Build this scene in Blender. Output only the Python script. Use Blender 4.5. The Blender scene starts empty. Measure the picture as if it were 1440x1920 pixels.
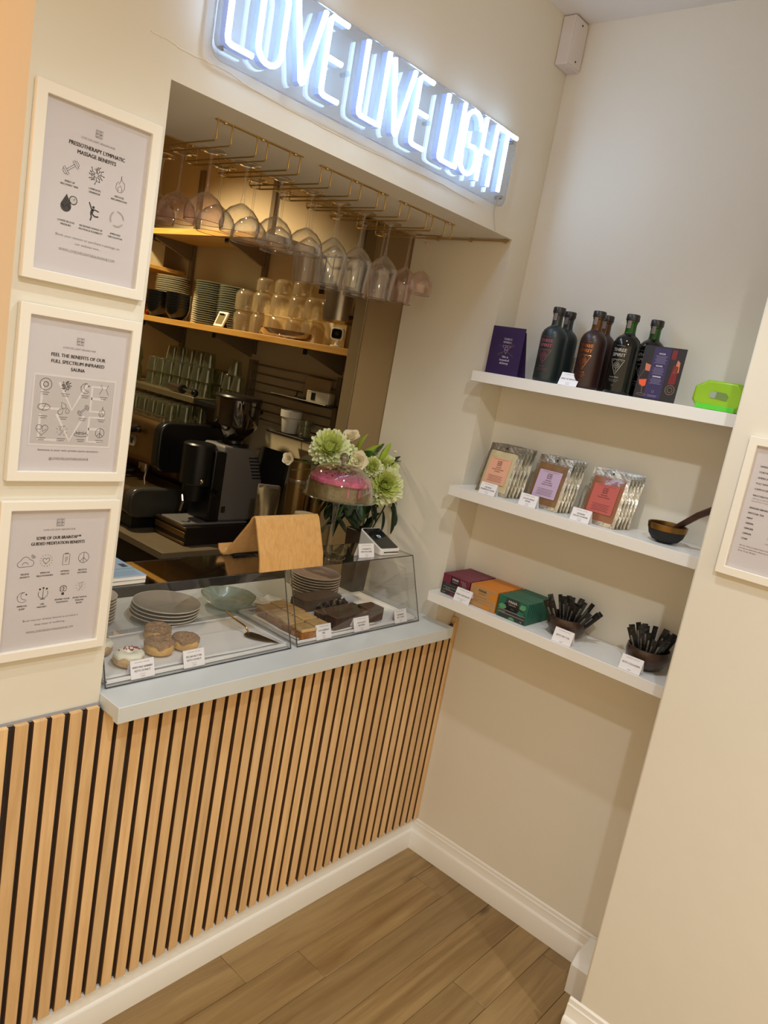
import bpy, math, random
from mathutils import Matrix, Vector
random.seed(7)
PI = math.pi
scene = bpy.context.scene
COL = scene.collection

# ---------------------------------------------------------------- camera
def cam_matrix(rx, ry, rz):
    return Matrix.Rotation(rz, 4, 'Z') @ Matrix.Rotation(rx, 4, 'X') @ Matrix.Rotation(ry, 4, 'Z')
cd = bpy.data.cameras.new('camera')
cam = bpy.data.objects.new('camera', cd)
COL.objects.link(cam)
cam.matrix_world = Matrix.Translation((-2.2629, -1.4537, 1.7824)) @ cam_matrix(1.3844, 0.1812, -0.8791)
cd.sensor_fit = 'AUTO'
cd.sensor_width = 36
cd.lens = 1415.84 / 1920 * 36
cd.clip_start = 0.02
scene.camera = cam

# ---------------------------------------------------------------- world, lights, exposure
def lin(c):
    return tuple((x / 12.92 if x <= 0.04045 else ((x + 0.055) / 1.055) ** 2.4) for x in c)
def rgb(r, g, b):
    return lin((r / 255, g / 255, b / 255)) + (1,)
w = bpy.data.worlds.new('world')
scene.world = w
w.use_nodes = True
w.node_tree.nodes['Background'].inputs[0].default_value = (1.0, 0.77, 0.47, 1)
w.node_tree.nodes['Background'].inputs[1].default_value = 1.08
scene.view_settings.view_transform = 'Standard'
scene.view_settings.look = 'None'
scene.view_settings.gamma = 1
scene.view_settings.use_curve_mapping = False
scene.view_settings.exposure = 0.0
scene.cycles.transparent_max_bounces = 32
scene.cycles.max_bounces = 8

def spot(name, loc, power, col, size=0.03, angle=150, blend=0.6, target=None):
    l = bpy.data.lights.new(name, 'SPOT')
    l.energy = power
    l.color = col
    l.shadow_soft_size = size
    l.spot_size = math.radians(angle)
    l.spot_blend = blend
    o = bpy.data.objects.new(name, l)
    COL.objects.link(o)
    o.location = loc
    d = Vector(target) - Vector(loc) if target else Vector((0, 0, -1))
    o.rotation_euler = d.to_track_quat('-Z', 'Y').to_euler()
    return o
def area(name, loc, power, col, sx, sy, target):
    l = bpy.data.lights.new(name, 'AREA')
    l.shape = 'RECTANGLE'
    l.size = sx
    l.size_y = sy
    l.energy = power
    l.color = lin(col)
    o = bpy.data.objects.new(name, l)
    COL.objects.link(o)
    o.location = loc
    o.rotation_euler = (Vector(target) - Vector(loc)).to_track_quat('-Z', 'Y').to_euler()
    return o
LAMP = (0.93, 1.0, 1.03)
spot('down_spot', (-1.95, -1.65, 2.9), 50, LAMP, 0.03, 152, 0.35)
spot('down_spot', (-0.98, -0.66, 2.9), 33, LAMP, 0.025, 108, 0.7)
spot('down_spot', (-1.05, -2.75, 2.9), 112, LAMP, 0.03, 120, 0.7)
spot('down_spot', (-2.6, -1.15, 2.9), 46, LAMP, 0.03, 116, 0.7)  # unseen extra lamp, added to brighten the left pier
spot('kitchen_downlight_lamp', (-0.75, 1.95, 2.85), 125, (1, 0.82, 0.50), 0.05, 104, 0.6, target=(-0.15, 1.85, 1.4))
area('passage_lamp', (-2.5, 0.9, 2.2), 6, (1, 0.60, 0.28), 0.3, 0.3, (-1.66, 0.1, 1.9))

# ---------------------------------------------------------------- materials
MATS = {}
def N(nt, t, **kw):
    n = nt.nodes.new(t)
    for k, v in kw.items():
        setattr(n, k, v)
    return n
def mat(name, col, rough=0.5, metal=0.0, var=0.04, vscale=6.0, bump=0.0, bscale=40.0, spec=0.5, coat=0.0, trans=0.0, emit=None, estr=0.0, sss=0.0, rnd=0.0):
    if name in MATS:
        return MATS[name]
    m = bpy.data.materials.new(name)
    m.use_nodes = True
    nt = m.node_tree
    b = nt.nodes['Principled BSDF']
    L = nt.links.new
    c = rgb(*col)
    tc = N(nt, 'ShaderNodeTexCoord')
    nz = N(nt, 'ShaderNodeTexNoise')
    nz.inputs['Scale'].default_value = vscale
    nz.inputs['Detail'].default_value = 4
    L(tc.outputs['Object'], nz.inputs['Vector'])
    hsv = N(nt, 'ShaderNodeHueSaturation')
    hsv.inputs['Color'].default_value = c
    mr = N(nt, 'ShaderNodeMapRange')
    mr.inputs['From Min'].default_value = 0.3
    mr.inputs['From Max'].default_value = 0.7
    mr.inputs['To Min'].default_value = 1 - var
    mr.inputs['To Max'].default_value = 1 + var
    L(nz.outputs['Fac'], mr.inputs['Value'])
    val = mr.outputs['Result']
    if rnd:
        oi = N(nt, 'ShaderNodeObjectInfo')
        m2 = N(nt, 'ShaderNodeMapRange')
        m2.inputs['To Min'].default_value = 1 - rnd
        m2.inputs['To Max'].default_value = 1 + rnd
        L(oi.outputs['Random'], m2.inputs['Value'])
        mm = N(nt, 'ShaderNodeMath', operation='MULTIPLY')
        L(val, mm.inputs[0])
        L(m2.outputs['Result'], mm.inputs[1])
        val = mm.outputs[0]
    L(val, hsv.inputs['Value'])
    L(hsv.outputs['Color'], b.inputs['Base Color'])
    b.inputs['Roughness'].default_value = rough
    b.inputs['Metallic'].default_value = metal
    b.inputs['Specular IOR Level'].default_value = spec
    b.inputs['Coat Weight'].default_value = coat
    b.inputs['Transmission Weight'].default_value = trans
    if sss:
        b.inputs['Subsurface Weight'].default_value = sss
        b.inputs['Subsurface Scale'].default_value = 0.02
        b.inputs['Subsurface Radius'].default_value = (1, 1, 0.6)
    if emit:
        b.inputs['Emission Color'].default_value = rgb(*emit)
        b.inputs['Emission Strength'].default_value = estr
    if bump:
        n2 = N(nt, 'ShaderNodeTexNoise')
        n2.inputs['Scale'].default_value = bscale
        n2.inputs['Detail'].default_value = 5
        L(tc.outputs['Object'], n2.inputs['Vector'])
        bp = N(nt, 'ShaderNodeBump')
        bp.inputs['Strength'].default_value = bump
        bp.inputs['Distance'].default_value = 0.01
        L(n2.outputs['Fac'], bp.inputs['Height'])
        L(bp.outputs['Normal'], b.inputs['Normal'])
    MATS[name] = m
    return m
def woodmat(name, c1, c2, axis='Z', scale=1.0, rough=0.45, rnd=0.12, knots=False, lines=0.35, world=False):
    m = bpy.data.materials.new(name)
    m.use_nodes = True
    nt = m.node_tree
    b = nt.nodes['Principled BSDF']
    L = nt.links.new
    tc = N(nt, 'ShaderNodeTexCoord')
    oi = N(nt, 'ShaderNodeObjectInfo')
    sc = N(nt, 'ShaderNodeVectorMath', operation='SCALE')
    sc.inputs['Scale'].default_value = 37.0
    cb = N(nt, 'ShaderNodeCombineXYZ')
    for i in range(3):
        L(oi.outputs['Random'], cb.inputs[i])
    L(cb.outputs[0], sc.inputs[0])
    ad = N(nt, 'ShaderNodeVectorMath', operation='ADD')
    L(tc.outputs['Object'], ad.inputs[0])
    L(sc.outputs[0], ad.inputs[1])
    mp = N(nt, 'ShaderNodeMapping')
    s = {'X': (1.6, 22, 22), 'Y': (22, 1.6, 22), 'Z': (22, 22, 1.6)}[axis]
    mp.inputs['Scale'].default_value = tuple(q * scale for q in s)
    L(ad.outputs[0], mp.inputs['Vector'])
    n1 = N(nt, 'ShaderNodeTexNoise')
    n1.inputs['Scale'].default_value = 1.4
    n1.inputs['Detail'].default_value = 3
    n1.inputs['Distortion'].default_value = 1.1
    L(mp.outputs[0], n1.inputs['Vector'])
    n2 = N(nt, 'ShaderNodeTexNoise')
    n2.inputs['Scale'].default_value = 9
    n2.inputs['Detail'].default_value = 6
    n2.inputs['Roughness'].default_value = 0.7
    L(mp.outputs[0], n2.inputs['Vector'])
    mx = N(nt, 'ShaderNodeMath', operation='MULTIPLY_ADD')
    L(n2.outputs['Fac'], mx.inputs[0])
    mx.inputs[1].default_value = lines
    L(n1.outputs['Fac'], mx.inputs[2])
    cr = N(nt, 'ShaderNodeValToRGB')
    cr.color_ramp.elements[0].position = 0.42
    cr.color_ramp.elements[0].color = rgb(*c2)
    cr.color_ramp.elements[1].position = 0.92
    cr.color_ramp.elements[1].color = rgb(*c1)
    L(mx.outputs[0], cr.inputs['Fac'])
    hsv = N(nt, 'ShaderNodeHueSaturation')
    L(cr.outputs['Color'], hsv.inputs['Color'])
    mr = N(nt, 'ShaderNodeMapRange')
    mr.inputs['To Min'].default_value = 1 - rnd
    mr.inputs['To Max'].default_value = 1 + rnd
    L(oi.outputs['Random'], mr.inputs['Value'])
    L(mr.outputs[0], hsv.inputs['Value'])
    out = hsv.outputs['Color']
    if knots:
        vo = N(nt, 'ShaderNodeTexVoronoi')
        vo.inputs['Scale'].default_value = 2.6
        m3 = N(nt, 'ShaderNodeMapping')
        m3.inputs['Scale'].default_value = (0.7, 1.5, 1)
        L(ad.outputs[0], m3.inputs['Vector'])
        nzz = N(nt, 'ShaderNodeTexNoise')
        nzz.inputs['Scale'].default_value = 12
        L(ad.outputs[0], nzz.inputs['Vector'])
        vm = N(nt, 'ShaderNodeMixRGB')
        vm.inputs[0].default_value = 0.04
        L(m3.outputs[0], vm.inputs[1])
        L(nzz.outputs['Color'], vm.inputs[2])
        L(vm.outputs[0], vo.inputs['Vector'])
        kr = N(nt, 'ShaderNodeValToRGB')
        kr.color_ramp.elements[0].position = 0.03
        kr.color_ramp.elements[0].color = (0.25, 0.2, 0.15, 1)
        kr.color_ramp.elements[1].position = 0.09
        kr.color_ramp.elements[1].color = (1, 1, 1, 1)
        L(vo.outputs['Distance'], kr.inputs['Fac'])
        mu = N(nt, 'ShaderNodeMixRGB', blend_type='MULTIPLY')
        mu.inputs[0].default_value = 0.8
        L(out, mu.inputs[1])
        L(kr.outputs['Color'], mu.inputs[2])
        out = mu.outputs[0]
    L(out, b.inputs['Base Color'])
    b.inputs['Roughness'].default_value = rough
    bp = N(nt, 'ShaderNodeBump')
    bp.inputs['Strength'].default_value = 0.15
    bp.inputs['Distance'].default_value = 0.002
    L(n2.outputs['Fac'], bp.inputs['Height'])
    L(bp.outputs['Normal'], b.inputs['Normal'])
    MATS[name] = m
    return m
def glassmat(name, tint=(250, 250, 250), refl=0.9, base=0.04, power=3.0, rough=0.02, haze=0.0, hazecol=(255, 255, 255)):
    """thin clear glass or acrylic: tinted see-through plus a mirror share that grows at grazing angles"""
    m = bpy.data.materials.new(name)
    m.use_nodes = True
    nt = m.node_tree
    nt.nodes.remove(nt.nodes['Principled BSDF'])
    out = nt.nodes['Material Output']
    L = nt.links.new
    tr = N(nt, 'ShaderNodeBsdfTransparent')
    tr.inputs[0].default_value = rgb(*tint)
    gl = N(nt, 'ShaderNodeBsdfGlossy')
    gl.inputs['Roughness'].default_value = rough
    gl.inputs['Color'].default_value = (1, 1, 1, 1)
    lw = N(nt, 'ShaderNodeLayerWeight')
    lw.inputs['Blend'].default_value = 0.5
    pw = N(nt, 'ShaderNodeMath', operation='POWER')
    L(lw.outputs['Facing'], pw.inputs[0])
    pw.inputs[1].default_value = power
    ml = N(nt, 'ShaderNodeMath', operation='MULTIPLY_ADD')
    L(pw.outputs[0], ml.inputs[0])
    ml.inputs[1].default_value = refl
    ml.inputs[2].default_value = base
    ml.use_clamp = True
    mx = N(nt, 'ShaderNodeMixShader')
    L(ml.outputs[0], mx.inputs[0])
    if haze:
        df = N(nt, 'ShaderNodeBsdfDiffuse')
        df.inputs[0].default_value = rgb(*hazecol)
        m2 = N(nt, 'ShaderNodeMixShader')
        m2.inputs[0].default_value = haze
        L(tr.outputs[0], m2.inputs[1])
        L(df.outputs[0], m2.inputs[2])
        L(m2.outputs[0], mx.inputs[1])
    else:
        L(tr.outputs[0], mx.inputs[1])
    L(gl.outputs[0], mx.inputs[2])
    L(mx.outputs[0], out.inputs['Surface'])
    MATS[name] = m
    return m

wallpaint = mat('wall_paint', (226, 220, 206), 0.85, var=0.012, vscale=2, bump=0.10, bscale=14, spec=0.2)
ceilpaint = mat('ceiling_paint', (228, 222, 214), 0.9, var=0.01, spec=0.2)
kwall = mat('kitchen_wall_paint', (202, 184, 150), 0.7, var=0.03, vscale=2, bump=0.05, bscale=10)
gloss_white = mat('white_gloss_paint', (236, 232, 224), 0.35, var=0.008, bump=0.03, bscale=8)
shelf_white = mat('white_shelf_laminate', (236, 234, 230), 0.32, var=0.006)
top_white = mat('worktop_white', (208, 212, 212), 0.22, var=0.02, vscale=9)
frame_white = mat('frame_white', (238, 232, 220), 0.4, var=0.006)
paper = mat('paper_lilac', (214, 208, 212), 0.6, var=0.004)
paper_panel = mat('paper_pale_print', (226, 219, 221), 0.6, var=0.0)
paper_grey = mat('paper_grey_print', (199, 193, 194), 0.6, var=0.0)
card_white = mat('card_white', (238, 236, 240), 0.45, var=0.005)
ink = mat('ink_black', (42, 40, 42), 0.6, var=0)
ink_grey = mat('ink_grey', (120, 114, 116), 0.6, var=0)
ink_soft = mat('ink_soft', (84, 80, 82), 0.6, var=0)
felt = mat('felt_backing', (70, 63, 60), 0.95, var=0.08, vscale=60, bump=0.3, bscale=200, spec=0.1)
oak = woodmat('oak_slat', (234, 197, 146), (208, 166, 114), 'Z', 1.0, 0.5, 0.10)
oakside = mat('slat_side_shade', (104, 72, 44), 0.7, var=0.06)  # shade on the slat sides, put into a darker brown
oakf = woodmat('oak_floor', (158, 130, 86), (118, 90, 52), 'X', 0.55, 0.38, 0.13, knots=True)
bamboo = woodmat('bamboo_ply', (222, 176, 112), (204, 150, 86), 'Z', 3.0, 0.35, 0.02, lines=0.45)
plankw = woodmat('kitchen_shelf_oak', (206, 158, 82), (176, 126, 56), 'Y', 0.8, 0.45, 0.05)
brass = mat('brass_wire', (214, 182, 116), 0.3, 1.0, var=0.03)
gold = mat('gold_metal', (186, 146, 70), 0.25, 1.0, var=0.03)
golddark = mat('gold_blade', (122, 104, 58), 0.28, 1.0, var=0.08, vscale=20)
steel = mat('brushed_steel', (176, 168, 156), 0.28, 1.0, var=0.05, vscale=20)
darksteel = mat('bronze_steel', (148, 122, 84), 0.35, 1.0, var=0.05)
black = mat('black_plastic', (20, 20, 21), 0.35, var=0.05)
blackgloss = mat('black_gloss', (14, 15, 16), 0.12, var=0.02)
blackmat = mat('black_matt', (26, 25, 24), 0.7, var=0.05)
greyp = mat('grey_cast_metal', (128, 124, 122), 0.45, 0.2, var=0.04)
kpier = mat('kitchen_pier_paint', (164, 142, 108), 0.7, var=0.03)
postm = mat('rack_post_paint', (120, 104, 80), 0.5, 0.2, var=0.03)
glass = glassmat('clear_glass', (250, 250, 250), 0.85, 0.04, 2.4, rough=0.05)
glasspink = glassmat('pink_tint_glass', (251, 245, 244), 0.85, 0.04, 2.4, rough=0.05)
glasskit = glassmat('tumbler_glass', (225, 228, 212), 0.75, 0.07, 2.2, haze=0.035, hazecol=(226, 226, 200))
glasswarm = glassmat('warm_jar_glass', (248, 243, 230), 0.7, 0.07, 2.2, haze=0.09, hazecol=(240, 226, 196))
acrylic = glassmat('acrylic_sheet', (253, 253, 253), 0.8, 0.03, 3.2, rough=0.01)
acrylic_top = glassmat('acrylic_smoked_lid', (243, 242, 241), 0.9, 0.05, 3.0, rough=0.015)
acrylic_edge = glassmat('acrylic_polished_edge', (96, 92, 98), 0.5, 0.08, 3.0)
signacr = glassmat('sign_acrylic', (238, 240, 243), 0.5, 0.03, 3.0, haze=0.05)
glazing = glassmat('picture_glazing', (252, 252, 252), 0.5, 0.015, 3.5, rough=0.02)
def emission(name, col, s):
    m = bpy.data.materials.new(name)
    m.use_nodes = True
    nt = m.node_tree
    nt.nodes.remove(nt.nodes['Principled BSDF'])
    e = N(nt, 'ShaderNodeEmission')
    e.inputs[0].default_value = lin(col) + (1,)
    e.inputs[1].default_value = s
    nt.links.new(e.outputs[0], nt.nodes['Material Output'].inputs['Surface'])
    return m
neon = emission('neon_white_tube', (0.70, 0.84, 1.0), 19.0)
neonside = mat('neon_silicone_side', (150, 158, 180), 0.5, var=0, emit=(150, 180, 255), estr=0.45)
screen_on = emission('lit_screen_mark', (0.8, 0.9, 0.95), 0.9)

# ---------------------------------------------------------------- mesh helpers
class MB:
    def __init__(self):
        self.v = []
        self.f = []
        self.m = []
    def add(self, vs, fs, mi=0, M=None):
        o = len(self.v)
        if M is not None:
            vs = [tuple(M @ Vector(p)) for p in vs]
        self.v += [tuple(p) for p in vs]
        for f in fs:
            self.f.append(tuple(i + o for i in f))
            self.m.append(mi)
        return self
    def box(self, x0, x1, y0, y1, z0, z1, mi=0, M=None):
        vs = [(x0, y0, z0), (x1, y0, z0), (x1, y1, z0), (x0, y1, z0), (x0, y0, z1), (x1, y0, z1), (x1, y1, z1), (x0, y1, z1)]
        return self.add(vs, [(0, 3, 2, 1), (4, 5, 6, 7), (0, 1, 5, 4), (1, 2, 6, 5), (2, 3, 7, 6), (3, 0, 4, 7)], mi, M)
    def lathe(self, prof, c=(0, 0, 0), seg=24, mi=0, M=None, closed=False, fn=None):
        vs = []
        n = len(prof)
        for (r, z) in prof:
            for k in range(seg):
                a = 2 * PI * k / seg
                rr = fn(r, z, a) if fn else r
                vs.append((c[0] + rr * math.cos(a), c[1] + rr * math.sin(a), c[2] + z))
        fs = []
        for i in range(n - 1):
            for k in range(seg):
                k2 = (k + 1) % seg
                fs.append((i * seg + k, i * seg + k2, (i + 1) * seg + k2, (i + 1) * seg + k))
        if not closed:
            if prof[0][0] > 1e-5:
                fs.append(tuple(range(seg - 1, -1, -1)))
            if prof[-1][0] > 1e-5:
                fs.append(tuple((n - 1) * seg + k for k in range(seg)))
        return self.add(vs, fs, mi, M)
    def cyl(self, p, q, r, seg=12, mi=0, r2=None):
        return self.tube([p, q], r, seg, mi, r2=r2)
    def tube(self, path, r, seg=8, mi=0, closed=False, r2=None, cap=True):
        P = [Vector(p) for p in path]
        n = len(P)
        vs = []
        up = None
        for i in range(n):
            if closed:
                t = (P[(i + 1) % n] - P[i - 1]).normalized()
            elif i == 0:
                t = (P[1] - P[0]).normalized()
            elif i == n - 1:
                t = (P[-1] - P[-2]).normalized()
            else:
                t = ((P[i + 1] - P[i]).normalized() + (P[i] - P[i - 1]).normalized()).normalized()
            if up is None:
                up = Vector((0, 0, 1)) if abs(t.z) < 0.9 else Vector((1, 0, 0))
            s = t.cross(up).normalized()
            up = s.cross(t).normalized()
            rr = r if r2 is None else r + (r2 - r) * i / (n - 1)
            for k in range(seg):
                a = 2 * PI * k / seg
                vs.append(P[i] + (s * math.cos(a) + up * math.sin(a)) * rr)
        fs = []
        for i in range(n if closed else n - 1):
            j = (i + 1) % n
            for k in range(seg):
                k2 = (k + 1) % seg
                fs.append((i * seg + k, i * seg + k2, j * seg + k2, j * seg + k))
        if not closed and cap:
            fs.append(tuple(range(seg - 1, -1, -1)))
            fs.append(tuple((n - 1) * seg + k for k in range(seg)))
        return self.add(vs, fs, mi)
    def prism(self, poly, d0, d1, axis='y', mi=0, M=None):
        """poly: 2D points; axis y -> (x,z) extruded in y; x -> (y,z) in x; z -> (x,y) in z"""
        def P(a, b, d):
            return {'y': (a, d, b), 'x': (d, a, b), 'z': (a, b, d)}[axis]
        n = len(poly)
        vs = [P(a, b, d0) for a, b in poly] + [P(a, b, d1) for a, b in poly]
        fs = [tuple(range(n)), tuple(range(2 * n - 1, n - 1, -1))]
        fs += [(i, i + n, (i + 1) % n + n, (i + 1) % n) for i in range(n)]
        return self.add(vs, fs, mi, M)
    def sphere(self, c, r, seg=12, rings=8, mi=0, sc=(1, 1, 1), M=None):
        vs = []
        for i in range(rings + 1):
            t = PI * i / rings
            for k in range(seg):
                a = 2 * PI * k / seg
                vs.append((c[0] + r * sc[0] * math.sin(t) * math.cos(a), c[1] + r * sc[1] * math.sin(t) * math.sin(a), c[2] + r * sc[2] * math.cos(t)))
        fs = []
        for i in range(rings):
            for k in range(seg):
                k2 = (k + 1) % seg
                fs.append((i * seg + k, (i + 1) * seg + k, (i + 1) * seg + k2, i * seg + k2))
        return self.add(vs, fs, mi, M)
    def build(self, name, mats, parent=None, bevel=0.0, seg=2, smooth=True, kind=None, fix=True):
        me = bpy.data.meshes.new(name)
        me.from_pydata(self.v, [], self.f)
        mats = mats if isinstance(mats, (list, tuple)) else [mats]
        for m in mats:
            me.materials.append(m)
        me.polygons.foreach_set('material_index', self.m)
        if fix:
            import bmesh
            bm = bmesh.new()
            bm.from_mesh(me)
            bmesh.ops.remove_doubles(bm, verts=bm.verts, dist=1e-6)
            bmesh.ops.recalc_face_normals(bm, faces=bm.faces)
            bm.to_mesh(me)
            bm.free()
        if smooth:
            me.polygons.foreach_set('use_smooth', [True] * len(me.polygons))
            me.set_sharp_from_angle(angle=math.radians(38))
        o = bpy.data.objects.new(name, me)
        COL.objects.link(o)
        if parent:
            o.parent = parent
        if bevel:
            b = o.modifiers.new('bevel', 'BEVEL')
            b.width = bevel
            b.segments = seg
            b.limit_method = 'ANGLE'
            b.angle_limit = math.radians(50)
        if kind:
            o['kind'] = kind
        return o
def thing(name, label, cat, loc=(0, 0, 0), rotz=0.0, group=None):
    o = bpy.data.objects.new(name, None)
    COL.objects.link(o)
    o.location = loc
    o.rotation_euler = (0, 0, rotz)
    o.empty_display_size = 0.02
    o['label'] = label
    o['category'] = cat
    if group:
        o['group'] = group
    return o
def tag(o, label, cat, group=None):
    o['label'] = label
    o['category'] = cat
    if group:
        o['group'] = group
    return o
def struct(o):
    o['kind'] = 'structure'
    return o
def dup(root, loc, rotz=None, label=None, group=None):
    r = root.copy()
    COL.objects.link(r)
    r.location = loc
    if rotz is not None:
        r.rotation_euler = (0, 0, rotz)
    if label:
        r['label'] = label
    if group:
        r['group'] = group
    for ch in list(root.children):
        c = ch.copy()
        COL.objects.link(c)
        c.parent = r
        for g in list(ch.children):
            d = g.copy()
            COL.objects.link(d)
            d.parent = c
    return r

# ---------------------------------------------------------------- flat print (lettering and line icons)
_tc = {}
def text_geo(s):
    if s in _tc:
        return _tc[s]
    cu = bpy.data.curves.new('t', 'FONT')
    cu.body = s
    cu.resolution_u = 2
    cu.size = 1.0
    o = bpy.data.objects.new('t', cu)
    COL.objects.link(o)
    dg = bpy.context.evaluated_depsgraph_get()
    me = bpy.data.meshes.new_from_object(o.evaluated_get(dg))
    vs = [(v.co.x, v.co.y) for v in me.vertices]
    fs = [tuple(p.vertices) for p in me.polygons]
    bpy.data.objects.remove(o)
    bpy.data.curves.remove(cu)
    bpy.data.meshes.remove(me)
    _tc[s] = (vs, fs)
    return _tc[s]
class Print:
    """flat ink in (u, v): u to the right, v up, seen from the front (-y)"""
    def __init__(self, fmap=None, d=0.0006):
        self.mb = MB()
        self.fmap = fmap or (lambda u, v: (u, -d, v))
    def _add(self, vs, fs, mi):
        self.mb.add([self.fmap(a, b) for a, b in vs], fs, mi)
    def text(self, s, u, v, h, w=None, mi=0, align='c', rot=0.0, maxw=None, fat=0):
        vs, fs = text_geo(s)
        if not vs:
            return self
        x0 = min(p[0] for p in vs); x1 = max(p[0] for p in vs)
        k = h / 0.7
        kx = (w / (x1 - x0)) if w else k
        if maxw and (x1 - x0) * kx > maxw:
            kx = maxw / (x1 - x0)
        off = {'c': -(x0 + x1) / 2, 'l': -x0, 'r': -x1}[align]
        c, s_ = math.cos(rot), math.sin(rot)
        for dx in ([0, fat] if fat else [0]):
            out = []
            for a, b in vs:
                a, b = (a + off) * kx + dx, b * k
                out.append((u + a * c - b * s_, v + a * s_ + b * c))
            self._add(out, fs, mi)
        return self
    def line(self, pts, w, mi=0, closed=False):
        P = [Vector((a, b)) for a, b in pts]
        n = len(P)
        L, R = [], []
        for i in range(n):
            if closed:
                t = (P[(i + 1) % n] - P[i - 1])
            else:
                t = P[min(i + 1, n - 1)] - P[max(i - 1, 0)]
            if t.length < 1e-9:
                t = Vector((1, 0))
            t.normalize()
            nn = Vector((-t.y, t.x)) * (w / 2)
            L.append(tuple(P[i] + nn))
            R.append(tuple(P[i] - nn))
        fs = [(i, (i + 1) % n, (i + 1) % n + n, i + n) for i in range(n if closed else n - 1)]
        self._add(L + R, fs, mi)
        return self
    def circ(self, u, v, r, w, mi=0, a0=0, a1=360, n=20, ry=None):
        ry = ry or r
        full = abs(a1 - a0) >= 360
        m = n if full else n + 1
        pts = [(u + r * math.cos(math.radians(a0 + (a1 - a0) * i / n)), v + ry * math.sin(math.radians(a0 + (a1 - a0) * i / n))) for i in range(m)]
        return self.line(pts, w, mi, closed=full)
    def fill(self, pts, mi=0):
        self._add(pts, [tuple(range(len(pts)))], mi)
        return self
    def rect(self, u0, u1, v0, v1, mi=0):
        return self.fill([(u0, v0), (u1, v0), (u1, v1), (u0, v1)], mi)
    def disc(self, u, v, r, mi=0, n=14, ry=None):
        ry = ry or r
        return self.fill([(u + r * math.cos(2 * PI * i / n), v + ry * math.sin(2 * PI * i / n)) for i in range(n)], mi)
    def build(self, name, mats, parent):
        return self.mb.build(name, mats, parent, smooth=False, fix=False)

# ================================================================ THE ROOM
HL, HR, HT = -1.3918, -0.1172, 2.2549      # serving hatch left, right, top
ZC = 0.9477                                 # worktop height
CEIL = 2.94
CX, CY = -0.3303, -0.8783                   # chimney breast corner
XL = -1.6601                                # left end of the hatch wall
KC0 = 0.86
KX = 0.20                                   # kitchen side wall
m = MB()
m.box(XL, HL, 0, 0.41, 0, CEIL).box(HL, HR, 0, 0.41, 0, ZC - 0.034).box(HL, HR, 0, 0.41, HT, CEIL).box(HR, 0.34, 0, 0.41, 0, CEIL)
struct(m.build('wall_front', wallpaint, smooth=False, fix=False))
struct(MB().box(0, 0.12, CY - 0.2, -0.0005, 0, CEIL).build('wall_right', wallpaint, smooth=False))
struct(MB().box(CX, -0.0005, -3.6, CY, 0, CEIL).build('wall_chimney', wallpaint, bevel=0.006, seg=3))
struct(MB().box(-5.0, 0.5, -3.6, 3.1, CEIL, CEIL + 0.1).build('ceiling', ceilpaint, smooth=False))
struct(MB().box(KX, KX + 0.1, 0.4105, 2.95, 0, CEIL).build('wall_kitchen_side', kwall, smooth=False))
struct(MB().box(XL, KX, 2.95, 3.05, 0, CEIL).build('wall_kitchen_back', kwall, smooth=False))
struct(MB().box(XL, XL + 0.08, 0.4105, 2.95, 0, CEIL).build('wall_kitchen_left', kwall, smooth=False))
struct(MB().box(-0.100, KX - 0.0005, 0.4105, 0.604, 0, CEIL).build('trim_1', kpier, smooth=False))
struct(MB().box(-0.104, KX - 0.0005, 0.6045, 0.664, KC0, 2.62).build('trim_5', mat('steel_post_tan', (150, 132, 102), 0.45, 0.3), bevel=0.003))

# floor: oak boards laid along the hatch wall, each board a part
floor = struct(MB().box(-5.0, 0.5, -3.6, 3.1, -0.06, -0.012).build('floor', mat('floor_underlay', (70, 52, 32), 0.9), smooth=False))
edges = [0.0, -0.145, -0.272, -0.400, -0.525, -0.648, -0.775, -0.902, -1.03]
while edges[-1] > -3.5:
    edges.append(edges[-1] - 0.127)
fixed = {0: [-0.912], 1: [-0.712, -0.13], 2: [-1.25], 3: [-1.55], 4: [-0.41], 5: [-1.0, -0.07], 6: [-0.62]}
for i in range(len(edges) - 1):
    cuts = [-5.0] + sorted(fixed.get(i, [])) + [0.1]
    full = [-5.0]
    x = min(fixed.get(i, [random.uniform(-1.3, -0.2)]))
    xs = [x]
    while x > -4.3:
        x -= random.uniform(0.9, 1.35)
        xs.append(x)
    full = [-5.0] + sorted([q for q in xs if q > -4.9]) + sorted([q for q in fixed.get(i, []) if q not in xs]) + [0.1]
    for a, b in zip(full, full[1:]):
        if b - a < 0.02:
            continue
        o = MB().box(-(b - a) / 2 + 0.0004, (b - a) / 2 - 0.0004, -(edges[i] - edges[i + 1]) / 2 + 0.0004, (edges[i] - edges[i + 1]) / 2 - 0.0004, -0.012, 0).build('board', oakf, floor, bevel=0.0012, seg=1)
        o.location = ((a + b) / 2, (edges[i] + edges[i + 1]) / 2, 0)
struct(MB().box(XL + 0.08, KX, 0.4105, 2.95, -0.012, 0.0).build('floor_kitchen', mat('kitchen_floor_vinyl', (70, 62, 54), 0.6), smooth=False))

# baseboards: stepped profile (offset from wall, height)
prof = [(0, 0), (0.02, 0), (0.02, 0.070), (0.0175, 0.076), (0.0125, 0.079), (0.011, 0.088), (0.0085, 0.100), (0.0085, 0.104), (0.005, 0.106), (0.0045, 0.116), (0.0, 0.121)]
def skirting(name, axis, a, b, wall, k=1.0, sgn=-1, hk=1.0):
    mm = MB()
    mm.prism([(wall + sgn * d * k, z * hk + 0.0005) for d, z in prof], a, b, axis)
    return struct(mm.build(name, gloss_white))
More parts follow.
